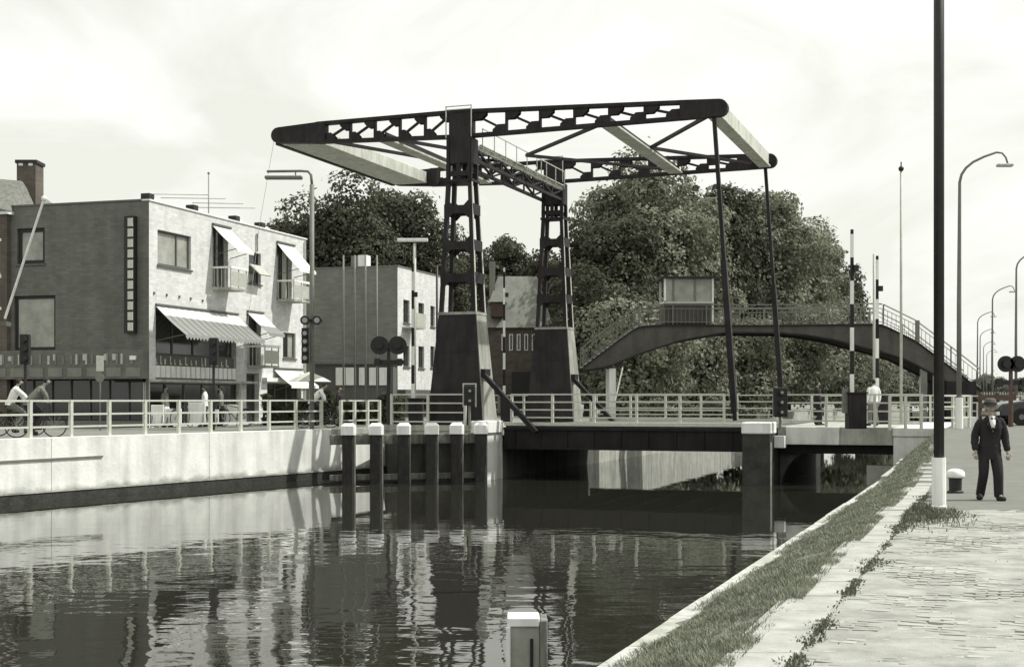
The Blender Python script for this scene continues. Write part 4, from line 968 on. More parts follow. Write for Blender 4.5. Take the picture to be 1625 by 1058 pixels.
for dx in (-.22, .2): MB().box(cc.x+dx-.1, cc.x+dx+.08, 58.79, 58.797, W(0, 266, 59.3).z, W(0, 262, 59.3).z).build('flue_opening', M_white, ch)
fp = thing('leaning_flagpole', W(8, 505, 52), 'white pole leaning out from the old house before the dark side wall', 'flagpole')
MB().tube([W(8, 505, 52), W(70, 315, 50.5)], [.05, .045], 8).build('shaft', M_white, fp); MB().ball(W(70, 315, 50.5), .1).build('tip', M_white, fp)
MB().box(W(6,0,52).x-.12, W(6,0,52).x+.1, 51.95, 52.5, W(0,512,52).z-.12, W(0,512,52).z+.05).build('bracket', M_frame, fp)

# ------------------------------------------------------------------ second flat-roofed building
C3 = Vector((-6.6, 80, 0)); Z3 = 9.4; L3 = 7.0
MF3 = Matrix(((fA.x, nA.x, 0, C3.x), (fA.y, nA.y, 0, C3.y), (0, 0, 1, 0), (0, 0, 0, 1)))
MS3 = Matrix(((gA.x, -fA.x, 0, C3.x), (gA.y, -fA.y, 0, C3.y), (0, 0, 1, 0), (0, 0, 0, 1)))
b2 = thing('flat_block', C3+Vector((0,0,SZ)), 'second flat-roofed block with blank grey side and narrow white front', 'building')
def h3(pl_, pr_, pt_, pb_): return (fa(pl_, 0, C3), fa(pr_, 0, C3), fz(pl_, pb_, 0, C3), fz(pl_, pt_, 0, C3))
hs3 = [h3(640, 650, 475, 512), h3(664, 673, 480, 515), h3(683, 690, 485, 518), h3(664, 673, 549, 584), h3(640, 650, 548, 582), h3(683, 690, 549, 583)]
facade(MF3, L3+2, SZ, Z3, hs3, M_fac, b2)
for h in hs3: window(MF3, *h, b2, 1, M_frame, M_glassd, .1, .07)
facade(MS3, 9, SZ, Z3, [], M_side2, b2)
MB(MF3).box(-.03, L3+2, -9, .04, Z3, Z3+.07).build('roof', M_greyp, b2)
mb = MB(MS3)
o = MB(MS3).box(2.7, 3.15, -1.2, -.5, Z3, Z3+.75).build('chimney', M_slate, b2); MB(MS3).box(2.2, 2.699, -1.2, -.5, Z3, Z3+.78).build('chimney', M_white, b2)
bc = MB(MF3).box(hs3[0][0]-.2, hs3[0][1]+.3, 0, .9, hs3[0][2]-.35, hs3[0][2]-.25).build('balcony', M_conc2, b2)
MB(MF3).box(hs3[0][0]-.2, hs3[0][1]+.3, .84, .9, hs3[0][2]-.24, hs3[0][2]+.55).build('balcony_panel', M_palep, bc)
MB(MF3).box(0, L3, .0, .5, 1.8, 2.3).build('canopy', M_frame, b2)
MB(MF3).box(.2, L3, .0, .06, .7, 1.8).build('shopfront', M_dark, b2)
# low white garages between the buildings
gr = thing('low_garages', W(575, HY, 77), 'row of low white garage doors before the blank grey wall', 'garages')
for p0, p1 in ((533, 548), (549, 565), (570, 579), (586, 600), (602, 616)):
    a_ = W(p0, 611, 76); c_ = W(p1, 583, 76); MB().box(a_.x, c_.x, 75.9, 76.0, a_.z, c_.z).build('garage_door', M_white, gr)
a_ = W(500, 0, 76.1); c_ = W(624, 580, 76.1); MB().box(a_.x, c_.x, 76.02, 78.4, SZ, c_.z+.08).build('wall', M_frame, gr); MB().box(a_.x-.1, c_.x+.1, 75.85, 78.5, c_.z+.081, c_.z+.2).build('roof', M_greyp, gr)
# striped sunshade at the pavement
ss = thing('parasol', W(480, HY, 60), 'pale round parasol left of the garages by the street', 'parasol')
pp = W(491, HY, 60)
MB().tube([(pp.x, pp.y, SZ), (pp.x, pp.y, 2.9)], .03, 6).build('pole', M_palep, ss); MB().lathe((pp.x, pp.y, 2.5), [(.95, 0), (.6, .2), (.05, .42)], 12).build('canopy', M_rail, ss)

# ------------------------------------------------------------------ slate-roofed house between the towers
hh_ = thing('slate_house', W(825, HY, 96), 'house with big pale slate roof seen between the two towers', 'building')
D = 96
a_ = W(770, HY, D).x; c_ = W(872, HY, D).x; ze = W(0, 520, D).z; zr = W(0, 434, D).z
MB().box(a_, c_, D, D+9, SZ, ze).build('wall', M_redb, hh_)
MB().add([(a_-.3, D-.3, ze), (c_+.3, D-.3, ze), (c_+.3, D+9.3, ze), (a_-.3, D+9.3, ze), (W(790,0,D+2).x, D+2.2, zr), (W(852,0,D+2).x, D+2.2, zr), (W(852,0,D+2).x, D+7, zr), (W(790,0,D+2).x, D+7, zr)],
         [(0,3,2,1),(4,5,6,7),(0,1,5,4),(1,2,6,5),(2,3,7,6),(3,0,4,7)]).build('roof', M_slate, hh_)
x_ = W(782, HY, D+1).x; MB().box(x_-.25, x_+.15, D+1.5, D+2.4, ze, W(0, 411, D).z).build('chimney', M_slate, hh_)
x_ = W(789, HY, D-.5).x
dm = MB().box(x_-.45, x_+.45, D-.6, D+1.5, W(0, 503, D).z, W(0, 480, D).z).build('dormer', M_brown, hh_)
MB().add([(x_-.65, D-.8, W(0, 480, D).z), (x_+.65, D-.8, W(0, 480, D).z), (x_, D-.8, W(0, 464, D).z), (x_-.65, D+1.6, W(0, 480, D).z), (x_+.65, D+1.6, W(0, 480, D).z), (x_, D+1.6, W(0, 464, D).z)], [(0,1,2),(3,5,4),(0,3,4,1),(1,4,5,2),(2,5,3,0)]).build('dormer_roof', M_rail, dm)
for i in range(6):
    p0 = 796+i*12; q0 = W(p0, 556, D); q1 = W(p0+6, 530, D); wn = MB().box(q0.x, q1.x, D-.05, D-.001, q0.z, q1.z).build('window', M_white, hh_); MB().box(q0.x+.06, q1.x-.06, D-.06, D-.051, q0.z+.06, q1.z-.06).build('pane', M_glassd, wn)
MB().box(W(812,0,D-2).x, W(845,0,D-2).x, D-2.2, D-.01, SZ, W(0, 590, D-2).z).build('porch', M_frameb, hh_)

# ------------------------------------------------------------------ footbridge
fb_ = thing('footbridge', W(1220, 560, 70), 'arched steel footbridge with stairs and railings behind the drawbridge', 'footbridge')
top = [(922, 584), (945, 566), (978, 541), (1010, 519), (1050, 516), (1200, 517), (1370, 515), (1393, 516), (1444, 541), (1475, 564), (1512, 592), (1548, 620)]
bot = [(1548, 640), (1512, 618), (1472, 594), (1427, 571), (1393, 560), (1356, 551), (1319, 541), (1271, 533), (1232, 530), (1145, 529), (1075, 542), (1005, 565), (966, 582), (931, 588)]
def topy(px): return float(np.interp(px, [p[0] for p in top], [p[1] for p in top]))
def boty(px): b2_ = sorted(bot); return float(np.interp(px, [p[0] for p in b2_], [p[1] for p in b2_]))
for y0 in (69.0, 71.6):
    xs = np.linspace(924, 1546, 53); mb = MB()
    for i, px_ in enumerate(xs):
        a = W(px_, topy(px_), 70); c = W(px_, boty(px_), 70)
        for y in (y0, y0+.12): mb.v += [Vector((a.x, y, a.z)), Vector((c.x, y, c.z))]
    for i in range(52):
        q = i*4; mb.f += [(q, q+4, q+5, q+1), (q+2, q+3, q+7, q+6), (q, q+2, q+6, q+4), (q+1, q+5, q+7, q+3)]
    gd = mb.build('arch_girder', M_green, fb_)
    mb = MB()
    for px0, px1 in zip(xs, xs[1:]):
        a = W(px0, boty(px0), 70); c = W(px1, boty(px1), 70); mb.beam((a.x, y0+.06, a.z), (c.x, y0+.06, c.z), .3, .07)
        a = W(px0, topy(px0), 70); c = W(px1, topy(px1), 70); mb.beam((a.x, y0+.06, a.z-.05), (c.x, y0+.06, c.z-.05), .3, .06)
    mb.build('flange', M_steel, gd)
# deck and stair treads
MB().box(W(1010,0,70).x, W(1393,0,70).x, 69.13, 71.59, W(0, 521, 70).z, W(0, 517, 70).z).build('walkway', M_conc2, fb_)
tr0 = None
for (pa, ya, pb, yb, n_) in ((924, 584, 1008, 521, 12), (1395, 519, 1546, 621, 19)):
    for i in range(n_):
        f = (i+.5)/n_; c = W(pa+(pb-pa)*f, ya+(yb-ya)*f, 70)
        if tr0 is None: tr0 = MB().box(-.16, .16, 69.13, 71.59, -.04, .0); mbx = tr0; 
        MB().box(c.x-.15, c.x+.15, 69.13, 71.59, c.z-.05, c.z).build('tread', M_conc2, fb_)
def fbrail(y, px0, px1):
    xs = np.linspace(px0, px1, 40); rl = None
    for h, tk in ((1.0, .06), (.78, .035), (.12, .035)):
        mb = MB()
        for p0, p1 in zip(xs, xs[1:]):
            a = W(p0, topy(p0), 70); c = W(p1, topy(p1), 70); mb.beam((a.x, y, a.z+h), (c.x, y, c.z+h), tk, tk)
        mb.build('handrail', M_palep if px0 > 1350 else M_greyp, fb_)
    n_ = int((px1-px0)/6.5)
    mb = MB(); 
    for i in range(n_+1):
        p = px0+(px1-px0)*i/n_; a = W(p, topy(p), 70); big = i % 8 == 0
        mb.beam((a.x, y, a.z), (a.x, y, a.z+(1.0 if big else .78)), .06 if big else .02, .06 if big else .02)
    mb.build('balusters', M_greyp, fb_)
for y in (69.06, 71.66): fbrail(y, 924, 1010); fbrail(y, 1012, 1392); fbrail(y, 1394, 1546)
for px_, yt in ((970, 583), (1479, 566)):
    for y in (69.2, 71.5):
        a = W(px_, yt+2, 70); MB().box(a.x-.16, a.x+.16, y-.15, y+.15, SZ, a.z).build('support_post', M_white, fb_)
a = W(1445, 0, 70); MB().box(a.x-.05, a.x+.15, 68.95, 69.05, W(0, 545, 70).z, W(0, 510, 70).z).build('stair_post', M_greyp, fb_)
# landing block at right foot
MB().box(W(1500,0,69).x, W(1546,0,69).x, 68.7, 71.9, .8, W(0, 605, 69).z).build('stair_base', M_steel, fb_)
MB().tube([W(988, 583, 68.5), W(976, 636, 67.5)], .04, 6).build('stay', M_palep, fb_)
# control cabin
cbn = thing('control_cabin', W(1090, 515, 70), 'small glazed control cabin with flat roof standing on the footbridge', 'cabin')
x0, x1 = W(1051, 0, 70).x, W(1129, 0, 70).x; z0 = W(0, 514, 70).z; zw = W(0, 482, 70).z; z1 = W(0, 444, 70).z
MB().box(x0, x1, 69.2, 71.4, z0, zw).build('lower_wall', M_green, cbn)
MB().box(x0-.2, x1+.2, 69.0, 71.6, z1, z1+.10).build('roof', M_frameb, cbn)
for x in (x0, x0+.42, x0+1.5, x1-.12): MB().box(x, x+.10, 69.2, 69.3, zw, z1).build('window_post', M_white if x in (x0,) else M_greyp, cbn)
MB().box(x1-.1, x1, 69.18, 69.26, z0, z1).build('corner_post', M_white, cbn); MB().box(x0, x0+.1, 71.3, 71.4, zw, z1).build('window_post', M_white, cbn); MB().box(x1-.1, x1, 71.3, 71.4, zw, z1).build('window_post', M_white, cbn)
MB().box(x0+.1, x1-.1, 69.24, 69.26, zw+.03, z1-.02).build('pane', M_glassl, cbn)
MB().box(x0, x0+.1, 69.2, 71.4, zw+.001, zw+.09).build('sill', M_white, cbn); MB().box(x0, x1, 69.14, 69.2, zw-.03, zw+.05).build('sill', M_rail, cbn)
MB().box(x1+.002, x1+.02, 69.3, 71.3, zw, z1).build('pane', M_glassl, cbn)

# ------------------------------------------------------------------ trees
def crown_mesh(name, c, rx, ry, rz, nb, nl, leaf, seed, zmin=None, droop=0.0):
    g_ = np.random.default_rng(seed)
    # lumps spread through the crown envelope
    d = g_.normal(size=(nb, 3)); d /= np.linalg.norm(d, axis=1)[:, None]; d = np.sign(d)*np.abs(d)**.72; rr = g_.uniform(.35, .92, nb)[:, None]
    cen = d*rr*np.array([rx, ry, rz])*.80; rad = g_.uniform(.20, .38, nb)*min(rx, rz)
    cen[0] = 0; rad[0] = min(rx, rz)*.72
    pb = rad**2; pb /= pb.sum(); bi = g_.choice(nb, nl, p=pb)
    n_ = g_.normal(size=(nl, 3)); n_ /= np.linalg.norm(n_, axis=1)[:, None]
    sh = 1-np.abs(g_.normal(0, .13, nl)); 
    # ragged lump surface
    wob = 1+.16*np.sin(n_[:, 0]*7+bi)*np.sin(n_[:, 1]*6+bi*2.1)+.12*np.sin(n_[:, 2]*9+bi*1.3)+g_.exponential(.075, nl)
    p = cen[bi]+n_*(rad[bi]*sh*wob)[:, None]*np.array([1.05, 1.05, .95])
    P = p+np.array(c)
    if zmin is not None:
        k = P[:, 2] < zmin+g_.uniform(0, 1.5, nl); P = P[~k]; n_ = n_[~k]; nl = len(P)
    nn = n_*.9+g_.normal(size=(nl, 3))*.42; nn[:, 2] += .25; nn /= np.linalg.norm(nn, axis=1)[:, None]
    t1 = np.cross(nn, g_.normal(size=(nl, 3))); t1 /= np.linalg.norm(t1, axis=1)[:, None]; t2 = np.cross(nn, t1)
    s = leaf*g_.uniform(.5, 1.7, nl)[:, None]
    v = np.stack([P-t1*s*.5, P-t2*s*.32, P+t1*s*.5, P+t2*s*.32], 1)
    me = bpy.data.meshes.new(name); me.vertices.add(nl*4); me.vertices.foreach_set('co', v.reshape(-1).astype(np.float32))
    me.loops.add(nl*4); me.loops.foreach_set('vertex_index', np.arange(nl*4, dtype=np.int32))
    me.polygons.add(nl); me.polygons.foreach_set('loop_start', np.arange(0, nl*4, 4, dtype=np.int32)); me.update()
    return me
def tree(px, D, ytop, rx, zc_frac, label, m, nl=22000, leaf=.34, nb=34, seed=1, low=2.0, group=None, name='broadleaf_tree', kind=None, rzf=None):
    b_ = W(px, HY, D); b_.z = SZ; zt = W(0, ytop, D).z
    o = thing(name, b_, label, 'tree', group)
    zt += (zt-low)*.055; rz = (zt-low)/2*1.10; cz = low+rz*.95; rx *= 1.14
    me = crown_mesh('crown', (0, 0, cz-SZ), rx, rx*.9, rz, int(nb*1.4), int(nl*1.7), leaf*.78, seed, zmin=0.0)
    me.materials.append(m); c = bpy.data.objects.new('crown', me); COL.objects.link(c); c.parent = o
    tr = MB(); tr.tube([b_-Vector((0,0,.3)), b_+Vector((.1, 0, (cz-SZ)*.5)), b_+Vector((-.1, .1, cz-SZ)), b_+Vector((.1, 0, cz-SZ+rz*.5))], [.42, .32, .24, .1], 8)
    r_ = random.Random(seed)
    for i in range(6):
        a = r_.uniform(0, 6.28); h = r_.uniform(.35, .8)*(cz-SZ); L_ = rx*.6
        tr.tube([b_+Vector((0, 0, h)), b_+Vector((math.cos(a)*L_*.5, math.sin(a)*L_*.5, h+L_*.45)), b_+Vector((math.cos(a)*L_, math.sin(a)*L_, h+L_*.8))], [.14, .1, .05], 6)
    tr.build('trunk', M_bark, o)
    return o
G1 = 'tall trees lining the left bank beyond the bridge'
tree(962, 92, 312, 3.6, 0, 'leftmost big tree beside the far tower, sky showing through its left edge', M_leafA, 26000, .30, 34, 11, 1.5, G1)
tree(1030, 99, 262, 4.3, 0, 'tallest big tree reaching up behind the far arm of the drawbridge', M_leafB, 34000, .32, 42, 12, 2.0, G1)
tree(1128, 108, 263, 3.9, 0, 'dark tall tree right of the tallest one behind the near hanger rod', M_leafA, 30000, .34, 40, 13, 2.0, G1)
tree(1195, 112, 292, 4.6, 0, 'broad grey-green tree behind the far hanger rod', M_leafB, 34000, .34, 42, 14, 1.5, G1)
tree(1248, 124, 334, 4.6, 0, 'rounded tree on the falling skyline left of the striped barrier', M_leafB, 26000, .36, 36, 15, 1.5, G1)
tree(1292, 138, 385, 4.3, 0, 'lower tree behind the right half of the footbridge arch', M_leafB, 22000, .38, 32, 16, 1.2, G1)
tree(1330, 158, 425, 4.0, 0, 'small outermost tree of the bank row by the striped barrier', M_leafA, 16000, .40, 28, 17, 1.2, G1)
tree(1078, 104, 296, 4.4, 0, 'tall pale tree filling the skyline between the tallest tree and the dark one', M_leafB, 26000, .33, 36, 61, 2.0, G1)
tree(985, 101, 302, 3.8, 0, 'grey-green tree between the leftmost big tree and the tallest', M_leafB, 20000, .33, 32, 62, 2.0, G1)
G2 = 'bushy undergrowth trees below the footbridge arch'
for i, (px_, D_, yt, rx, m_, lb_) in enumerate(((935, 88, 440, 3.6, M_leafA, 'dark bushy tree filling the gap beside the far tower base'), (1010, 86, 470, 4.6, M_leafB, 'pale bushy tree left under the footbridge cabin'), (1085, 94, 500, 4.6, M_leafB, 'bushy tree directly under the control cabin'),
        (1155, 100, 505, 4.8, M_leafB, 'bushy tree behind the near hanger rod foot'), (1230, 110, 480, 5.4, M_leafB, 'bushy tree behind the three-lamp signal'), (1300, 120, 500, 5.0, M_leafB, 'bushy tree right below the footbridge, left of the first striped barrier'), (1362, 140, 520, 3.8, M_leafB, 'last bushy tree by the opening under the stairs'))):
    tree(px_, D_, yt, rx, 0, lb_, m_, 17000, .30, 26, 30+i, .2, G2, 'bushy_tree')
G3 = 'trees behind the blocks on the left'
tree(545, 118, 292, 5.6, 0, 'highest tree behind the white shop building', M_leafA, 34000, .36, 44, 41, 4, G3)
tree(482, 122, 345, 3.6, 0, 'leftmost tree peeping over the shop building roof', M_leafA, 18000, .34, 30, 42, 4, G3)
tree(632, 124, 305, 5.4, 0, 'broad tree above the second flat block', M_leafA, 34000, .36, 42, 43, 4, G3)
tree(590, 130, 330, 5.0, 0, 'tree filling the dip between the two left crowns', M_leafA, 18000, .36, 30, 44, 4, G3)
tree(690, 132, 395, 3.6, 0, 'lower tree just left of the near tower', M_leafA, 12000, .36, 22, 45, 3, G3)
G4 = 'distant trees seen between the towers'
tree(733, 150, 388, 3.8, 0, 'distant tree seen through the near tower lattice', M_leafA, 12000, .40, 24, 46, 3, G4)
tree(793, 155, 376, 3.7, 0, 'rounded distant tree just right of the near tower', M_leafA, 12000, .40, 24, 47, 3, G4)
tree(838, 160, 388, 3.8, 0, 'distant tree above the slate-roofed house', M_leafA, 12000, .40, 24, 48, 3, G4)
tree(880, 150, 385, 3.8, 0, 'distant tree seen through the far tower lattice', M_leafA, 12000, .40, 24, 49, 3, G4)
tree(910, 120, 400, 3.2, 0, 'tree just behind the far tower legs', M_leafA, 12000, .34, 22, 50, 2, G4)
G5 = 'far trees down the canal'
tree(1408, 200, 573, 3.9000000000000004, 0, 'far pale rounded tree under the footbridge stairs', M_leafC, 6000, .4, 14, 51, .6, G5)
tree(1428, 205, 580, 3.5999999999999996, 0, 'far pale tree touching the flagpole', M_leafC, 5000, .4, 14, 52, .6, G5)
tree(1462, 215, 585, 4.800000000000001, 0, 'far pale tree left of the black pole', M_leafC, 6000, .4, 14, 53, .6, G5)
tree(1500, 240, 590, 3.8, 0, 'far pale tree right behind the black pole', M_leafC, 6000, .45, 14, 54, .6, G5)
tree(1570, 250, 596, 4.2, 0, 'far low tree behind the receding lamps', M_leafC, 6000, .45, 14, 55, .6, G5)
tree(1625, 255, 600, 5.0, 0, 'far low tree at the right edge', M_leafC, 6000, .45, 14, 56, .6, G5)
# far hedge closing the horizon
hp = []
me = crown_mesh('far_woods', (0, 300, 3), 330, 6, 3.2, 420, 60000, 1.1, 77, zmin=.3)
g_ = np.random.default_rng(5); nl = 60000
xs_ = g_.uniform(-260, 360, nl); hgt = 3.2+1.2*np.sin(xs_*.13)+1.1*np.sin(xs_*.31+1)+.8*np.sin(xs_*.77); zz_ = .4+g_.uniform(0, 1, nl)**.7*np.maximum(hgt, 1.2); ys_ = 298+g_.uniform(-3, 3, nl)
Pn = np.stack([xs_, ys_, zz_], 1); t1 = g_.normal(size=(nl, 3))*.42; t2 = g_.normal(size=(nl, 3))*.3
v = np.stack([Pn-t1, Pn-t2, Pn+t1, Pn+t2], 1); me = bpy.data.meshes.new('far_woods'); me.vertices.add(nl*4); me.vertices.foreach_set('co', v.reshape(-1).astype(np.float32)); me.loops.add(nl*4); me.loops.foreach_set('vertex_index', np.arange(nl*4, dtype=np.int32)); me.polygons.add(nl); me.polygons.foreach_set('loop_start', np.arange(0, nl*4, 4, dtype=np.int32)); me.update()
me.materials.append(M_leafC); o = bpy.data.objects.new('far_woods', me); COL.objects.link(o); tag(o, 'low belt of far woods along the horizon', 'woods', kind='stuff')
# picket fence and gate boards far right
pf = thing('picket_fence', W(1585, HY, 80), 'pale picket fence in the distance at right', 'fence')
a = W(1545, HY, 80); c = W(1650, HY, 80)
MB().box(a.x, c.x, 80, 80.05, 1.9, 1.98).build('rail', M_palep, pf); MB().box(a.x, c.x, 80, 80.05, 1.1, 1.18).build('rail', M_palep, pf)
for i in range(26):
    x = a.x+(c.x-a.x)*i/25; MB().box(x-.035, x+.035, 79.95, 79.995, .8, 2.15).build('picket', M_palep, pf)
bb = thing('board_barrier', W(1582, HY, 56), 'brown board barrier behind the man in the suit', 'barrier')
for z in (1.05, 1.38, 1.70): MB().box(W(1552,0,56).x, W(1612,0,56).x, 55.95, 56.0, z, z+.22).build('board', M_brown, bb)
for px_ in (1556, 1582, 1608): MB().box(W(px_,0,56).x-.06, W(px_,0,56).x+.06, 56.003, 56.1, .8, 2.0).build('post', M_brown, bb)
wb = thing('white_plinth', W(1532, HY, 47.5), 'low white block beside the foot of the gooseneck lamp', 'block')
MB().box(W(1521,0,47.5).x, W(1545,0,47.5).x, 47.2, 47.9, .75, 1.15).build('block', M_white, wb, bevel=.02)

# ------------------------------------------------------------------ people
def skin_mesh(verts, edges, radii, sub=1, root=0):
    me = bpy.data.meshes.new('tmp'); me.from_pydata(verts, edges, [])
    o = bpy.data.objects.new('tmp', me); COL.objects.link(o)
    mo = o.modifiers.new('skin', 'SKIN'); mo.use_smooth_shade = True
    sv = me.skin_vertices[0].data
    for i, r_ in enumerate(radii):
        sv[i].radius = r_ if isinstance(r_, tuple) else (r_, r_); sv[i].use_root = (i == root)
    s2 = o.modifiers.new('sub', 'SUBSURF'); s2.levels = sub; s2.render_levels = sub
    dg = bpy.context.evaluated_depsgraph_get(); dg.update()
    m2 = bpy.data.meshes.new_from_object(o.evaluated_get(dg)); bpy.data.objects.remove(o); bpy.data.meshes.remove(me)
    return m2
def put(me, name, m, parent):
    me.materials.clear(); me.materials.append(m); me.shade_smooth(); me.name = name
    o = bpy.data.objects.new(name, me); COL.objects.link(o); o.parent = parent; return o
def chainmesh(chains, sub=1):
    """chains: list of lists of (point, radius); first point of later chains may reuse an index by giving ('ref', i)"""
    vs, es, rs = [], [], []
    for ch in chains:
        prev = None
        for it in ch:
            if it[0] == 'ref': prev = it[1]; continue
            vs.append(it[0]); rs.append(it[1]); i = len(vs)-1
            if prev is not None: es.append((prev, i))
            prev = i
    return skin_mesh(vs, es, rs, sub)
def person(loc, rz, pose, label, top=M_suit, legs=M_suit, hat=None, hair=True, suit=False, cat='person', group=None):
    o = thing('person', loc, label, cat, group)
    J = {k: Vector(v) for k, v in pose.items()}
    def T(k): return tuple(J[k])
    hd = (J['head']-J['neck']).normalized()
    # bare body in one surface
    ch = [[(T('pelvis'), (.13, .10)), (T('waist'), (.12, .09)), (T('chest'), (.15, .10)), (T('neck'), .05), (tuple(J['neck']+hd*.07), .048), (tuple(J['neck']+hd*.13), (.060, .068)), (T('head'), (.086, .10)), (tuple(J['head']+hd*.08), (.074, .088))]]
    base = 8
    idx = 8
    for s in 'LR':
        ch.append([('ref', 2), (T('sh'+s), .055), (T('el'+s), .038), (T('wr'+s), .026), (T('ha'+s), (.038, .022))])
        ch.append([('ref', 0), (T('hip'+s), .085), (T('kn'+s), .055), (T('an'+s), .038), (T('toe'+s), (.045, .03))])
    body = put(chainmesh(ch), 'body', M_skin, o)
    # fingers and face details belong to the same body mesh: joined below
    fb2 = MB()
    for s, sg in (('L', -1), ('R', 1)):
        d = (J['ha'+s]-J['wr'+s]).normalized(); side = d.cross(Vector((0, -1, 0)));
        if side.length < .1: side = Vector((1, 0, 0))
        side.normalize(); nrm_ = d.cross(side)
        for k, ln in enumerate((.062, .072, .068, .054)):
            p = J['ha'+s]+side*(k-1.5)*.018+d*.015; fb2.tube([p, p+d*ln*.55+nrm_*.006, p+d*ln+nrm_*.022], [.0095, .009, .007], 6)
        p = J['ha'+s]-d*.03+side*.03*(-sg); fb2.tube([p, p+d*.03-side*.02*sg, p+d*.055-side*.024*sg], [.011, .010, .008], 6)
    h = J['head']; fwd = Vector((0, -1, 0))
    fb2.tube([h+fwd*.085+Vector((0, 0, .02)), h+fwd*.108+Vector((0, 0, -.012)), h+fwd*.09+Vector((0, 0, -.02))], [.008, .014, .008], 6)
    for sx in (-1, 1): fb2.ball(h+Vector((sx*.078, .0, -.005)), .026, 8, 6, (.35, .7, 1.1))
    me2 = bpy.data.meshes.new('x'); me2.from_pydata(fb2.v, [], fb2.f)
    bm = bmesh.new(); bm.from_mesh(body.data); bm.from_mesh(me2); bm.to_mesh(body.data); bm.free(); body.data.shade_smooth()
    fe = MB()
    for sx in (-1, 1): fe.ball(h+fwd*.083+Vector((sx*.030, 0, .018)), .007, 8, 6)
    fe.tube([h+fwd*.088+Vector((-.022, 0, -.045)), h+fwd*.094+Vector((0, 0, -.047)), h+fwd*.088+Vector((.022, 0, -.045))], .005, 6)
    me = bpy.data.meshes.new('face'); me.from_pydata(fe.v, [], fe.f); put(me, 'eyes_and_mouth', M_hair, o)
    # trousers
    if legs:
        ch = [[(tuple(J['pelvis']+Vector((0, 0, .12))), (.16, .12)), (T('pelvis'), (.185, .145))]]
        for s in 'LR': ch.append([('ref', 1), (T('hip'+s), .125), (tuple(J['hip'+s].lerp(J['kn'+s], .5)), .112), (T('kn'+s), .096), (tuple(J['kn'+s].lerp(J['an'+s], .6)), .088), (tuple(J['kn'+s].lerp(J['an'+s], 1.0)), .086), (tuple(J['an'+s]+(J['an'+s]-J['kn'+s]).normalized()*.05), .084)])
        put(chainmesh(ch), 'trousers', legs, o)
    # jacket or shirt
    k = 1.0 if suit else .90
    spine = [J['pelvis']+Vector((0, 0, -.20 if suit else -.03)), J['pelvis'], J['waist'], J['chest'], J['chest'].lerp(J['neck'], .55), J['chest'].lerp(J['neck'], .85), J['neck']+hd*.02]
    tab = [(.205, .150), (.190, .140), (.172, .130), (.198, .140), (.190, .118), (.105, .080), (.066, .062)]
    vs_ = []; ns = 28; rows = []
    for i in range(len(spine)-1):
        m_ = 5 if i < 4 else 3
        for j in range(m_): rows.append((i+j/m_))
    rows.append(len(spine)-1.0001)
    for ri_, f in enumerate(rows):
        i = int(f); g = f-i; g2 = g*g*(3-2*g) if i >= 3 else g; c = spine[i].lerp(spine[i+1], g); d = (spine[min(i+1, len(spine)-1)]-spine[i]).normalized()
        ex = Vector((1, 0, 0)); ey = d.cross(ex).normalized(); a_, b_2 = [(tab[i][q]*(1-g2)+tab[i+1][q]*g2)*k for q in (0, 1)]
        for q in range(ns):
            t_ = 2*math.pi*q/ns; fold = 1+.022*math.sin(5*t_+ri_*.9)*math.sin(ri_*.7+t_)+.014*math.sin(11*t_+ri_*.35)
            vs_.append(c+ex*math.copysign(abs(math.cos(t_))**.86, math.cos(t_))*a_*fold+ey*math.copysign(abs(math.sin(t_))**.9, math.sin(t_))*b_2*fold)
    fs_ = [(i*ns+q, i*ns+(q+1) % ns, (i+1)*ns+(q+1) % ns, (i+1)*ns+q) for i in range(len(rows)-1) for q in range(ns)]
    tor = bpy.data.meshes.new('torso'); tor.from_pydata(vs_, [], fs_)
    ch = []
    for s in 'LR':
        inn = J['sh'+s].lerp(J['chest'].lerp(J['neck'], .5), .45)
        ch.append([(tuple(inn), .085*k), (T('sh'+s), .092*k), (tuple(J['sh'+s].lerp(J['el'+s], .5)), .084*k), (T('el'+s), .074*k), (tuple(J['el'+s].lerp(J['wr'+s], .45)), .072*k), (tuple(J['el'+s].lerp(J['wr'+s], .8)), .064*k), (tuple(J['wr'+s].lerp(J['ha'+s], .30)), .062*k)])
    bm = bmesh.new(); bm.from_mesh(tor)
    for c_ in ch: bm.from_mesh(chainmesh([c_]))
    bm.normal_update(); bmesh.ops.recalc_face_normals(bm, faces=bm.faces)
    for v_ in bm.verts: v_.co += v_.normal*(.006*math.sin(v_.co.z*46+v_.co.x*31)*math.sin(v_.co.x*52-v_.co.z*17))
    jm = bpy.data.meshes.new('jk'); bm.to_mesh(jm); bm.free(); put(jm, 'jacket' if suit else 'shirt', top, o)
    # shoes
    for s in 'LR':
        a = J['an'+s]; t_ = J['toe'+s]; d = (t_-a); d.z = 0; d = d.normalized() if d.length > .01 else Vector((0, -1, 0))
        me = skin_mesh([tuple(a-d*.05+Vector((0, 0, -.045))), tuple(a+d*.07+Vector((0, 0, -.05))), tuple(a+d*.19+Vector((0, 0, -.06)))], [(0, 1), (1, 2)], [(.065, .06), (.066, .06), (.065, .045)])
        put(me, 'shoe', M_rubber, o)
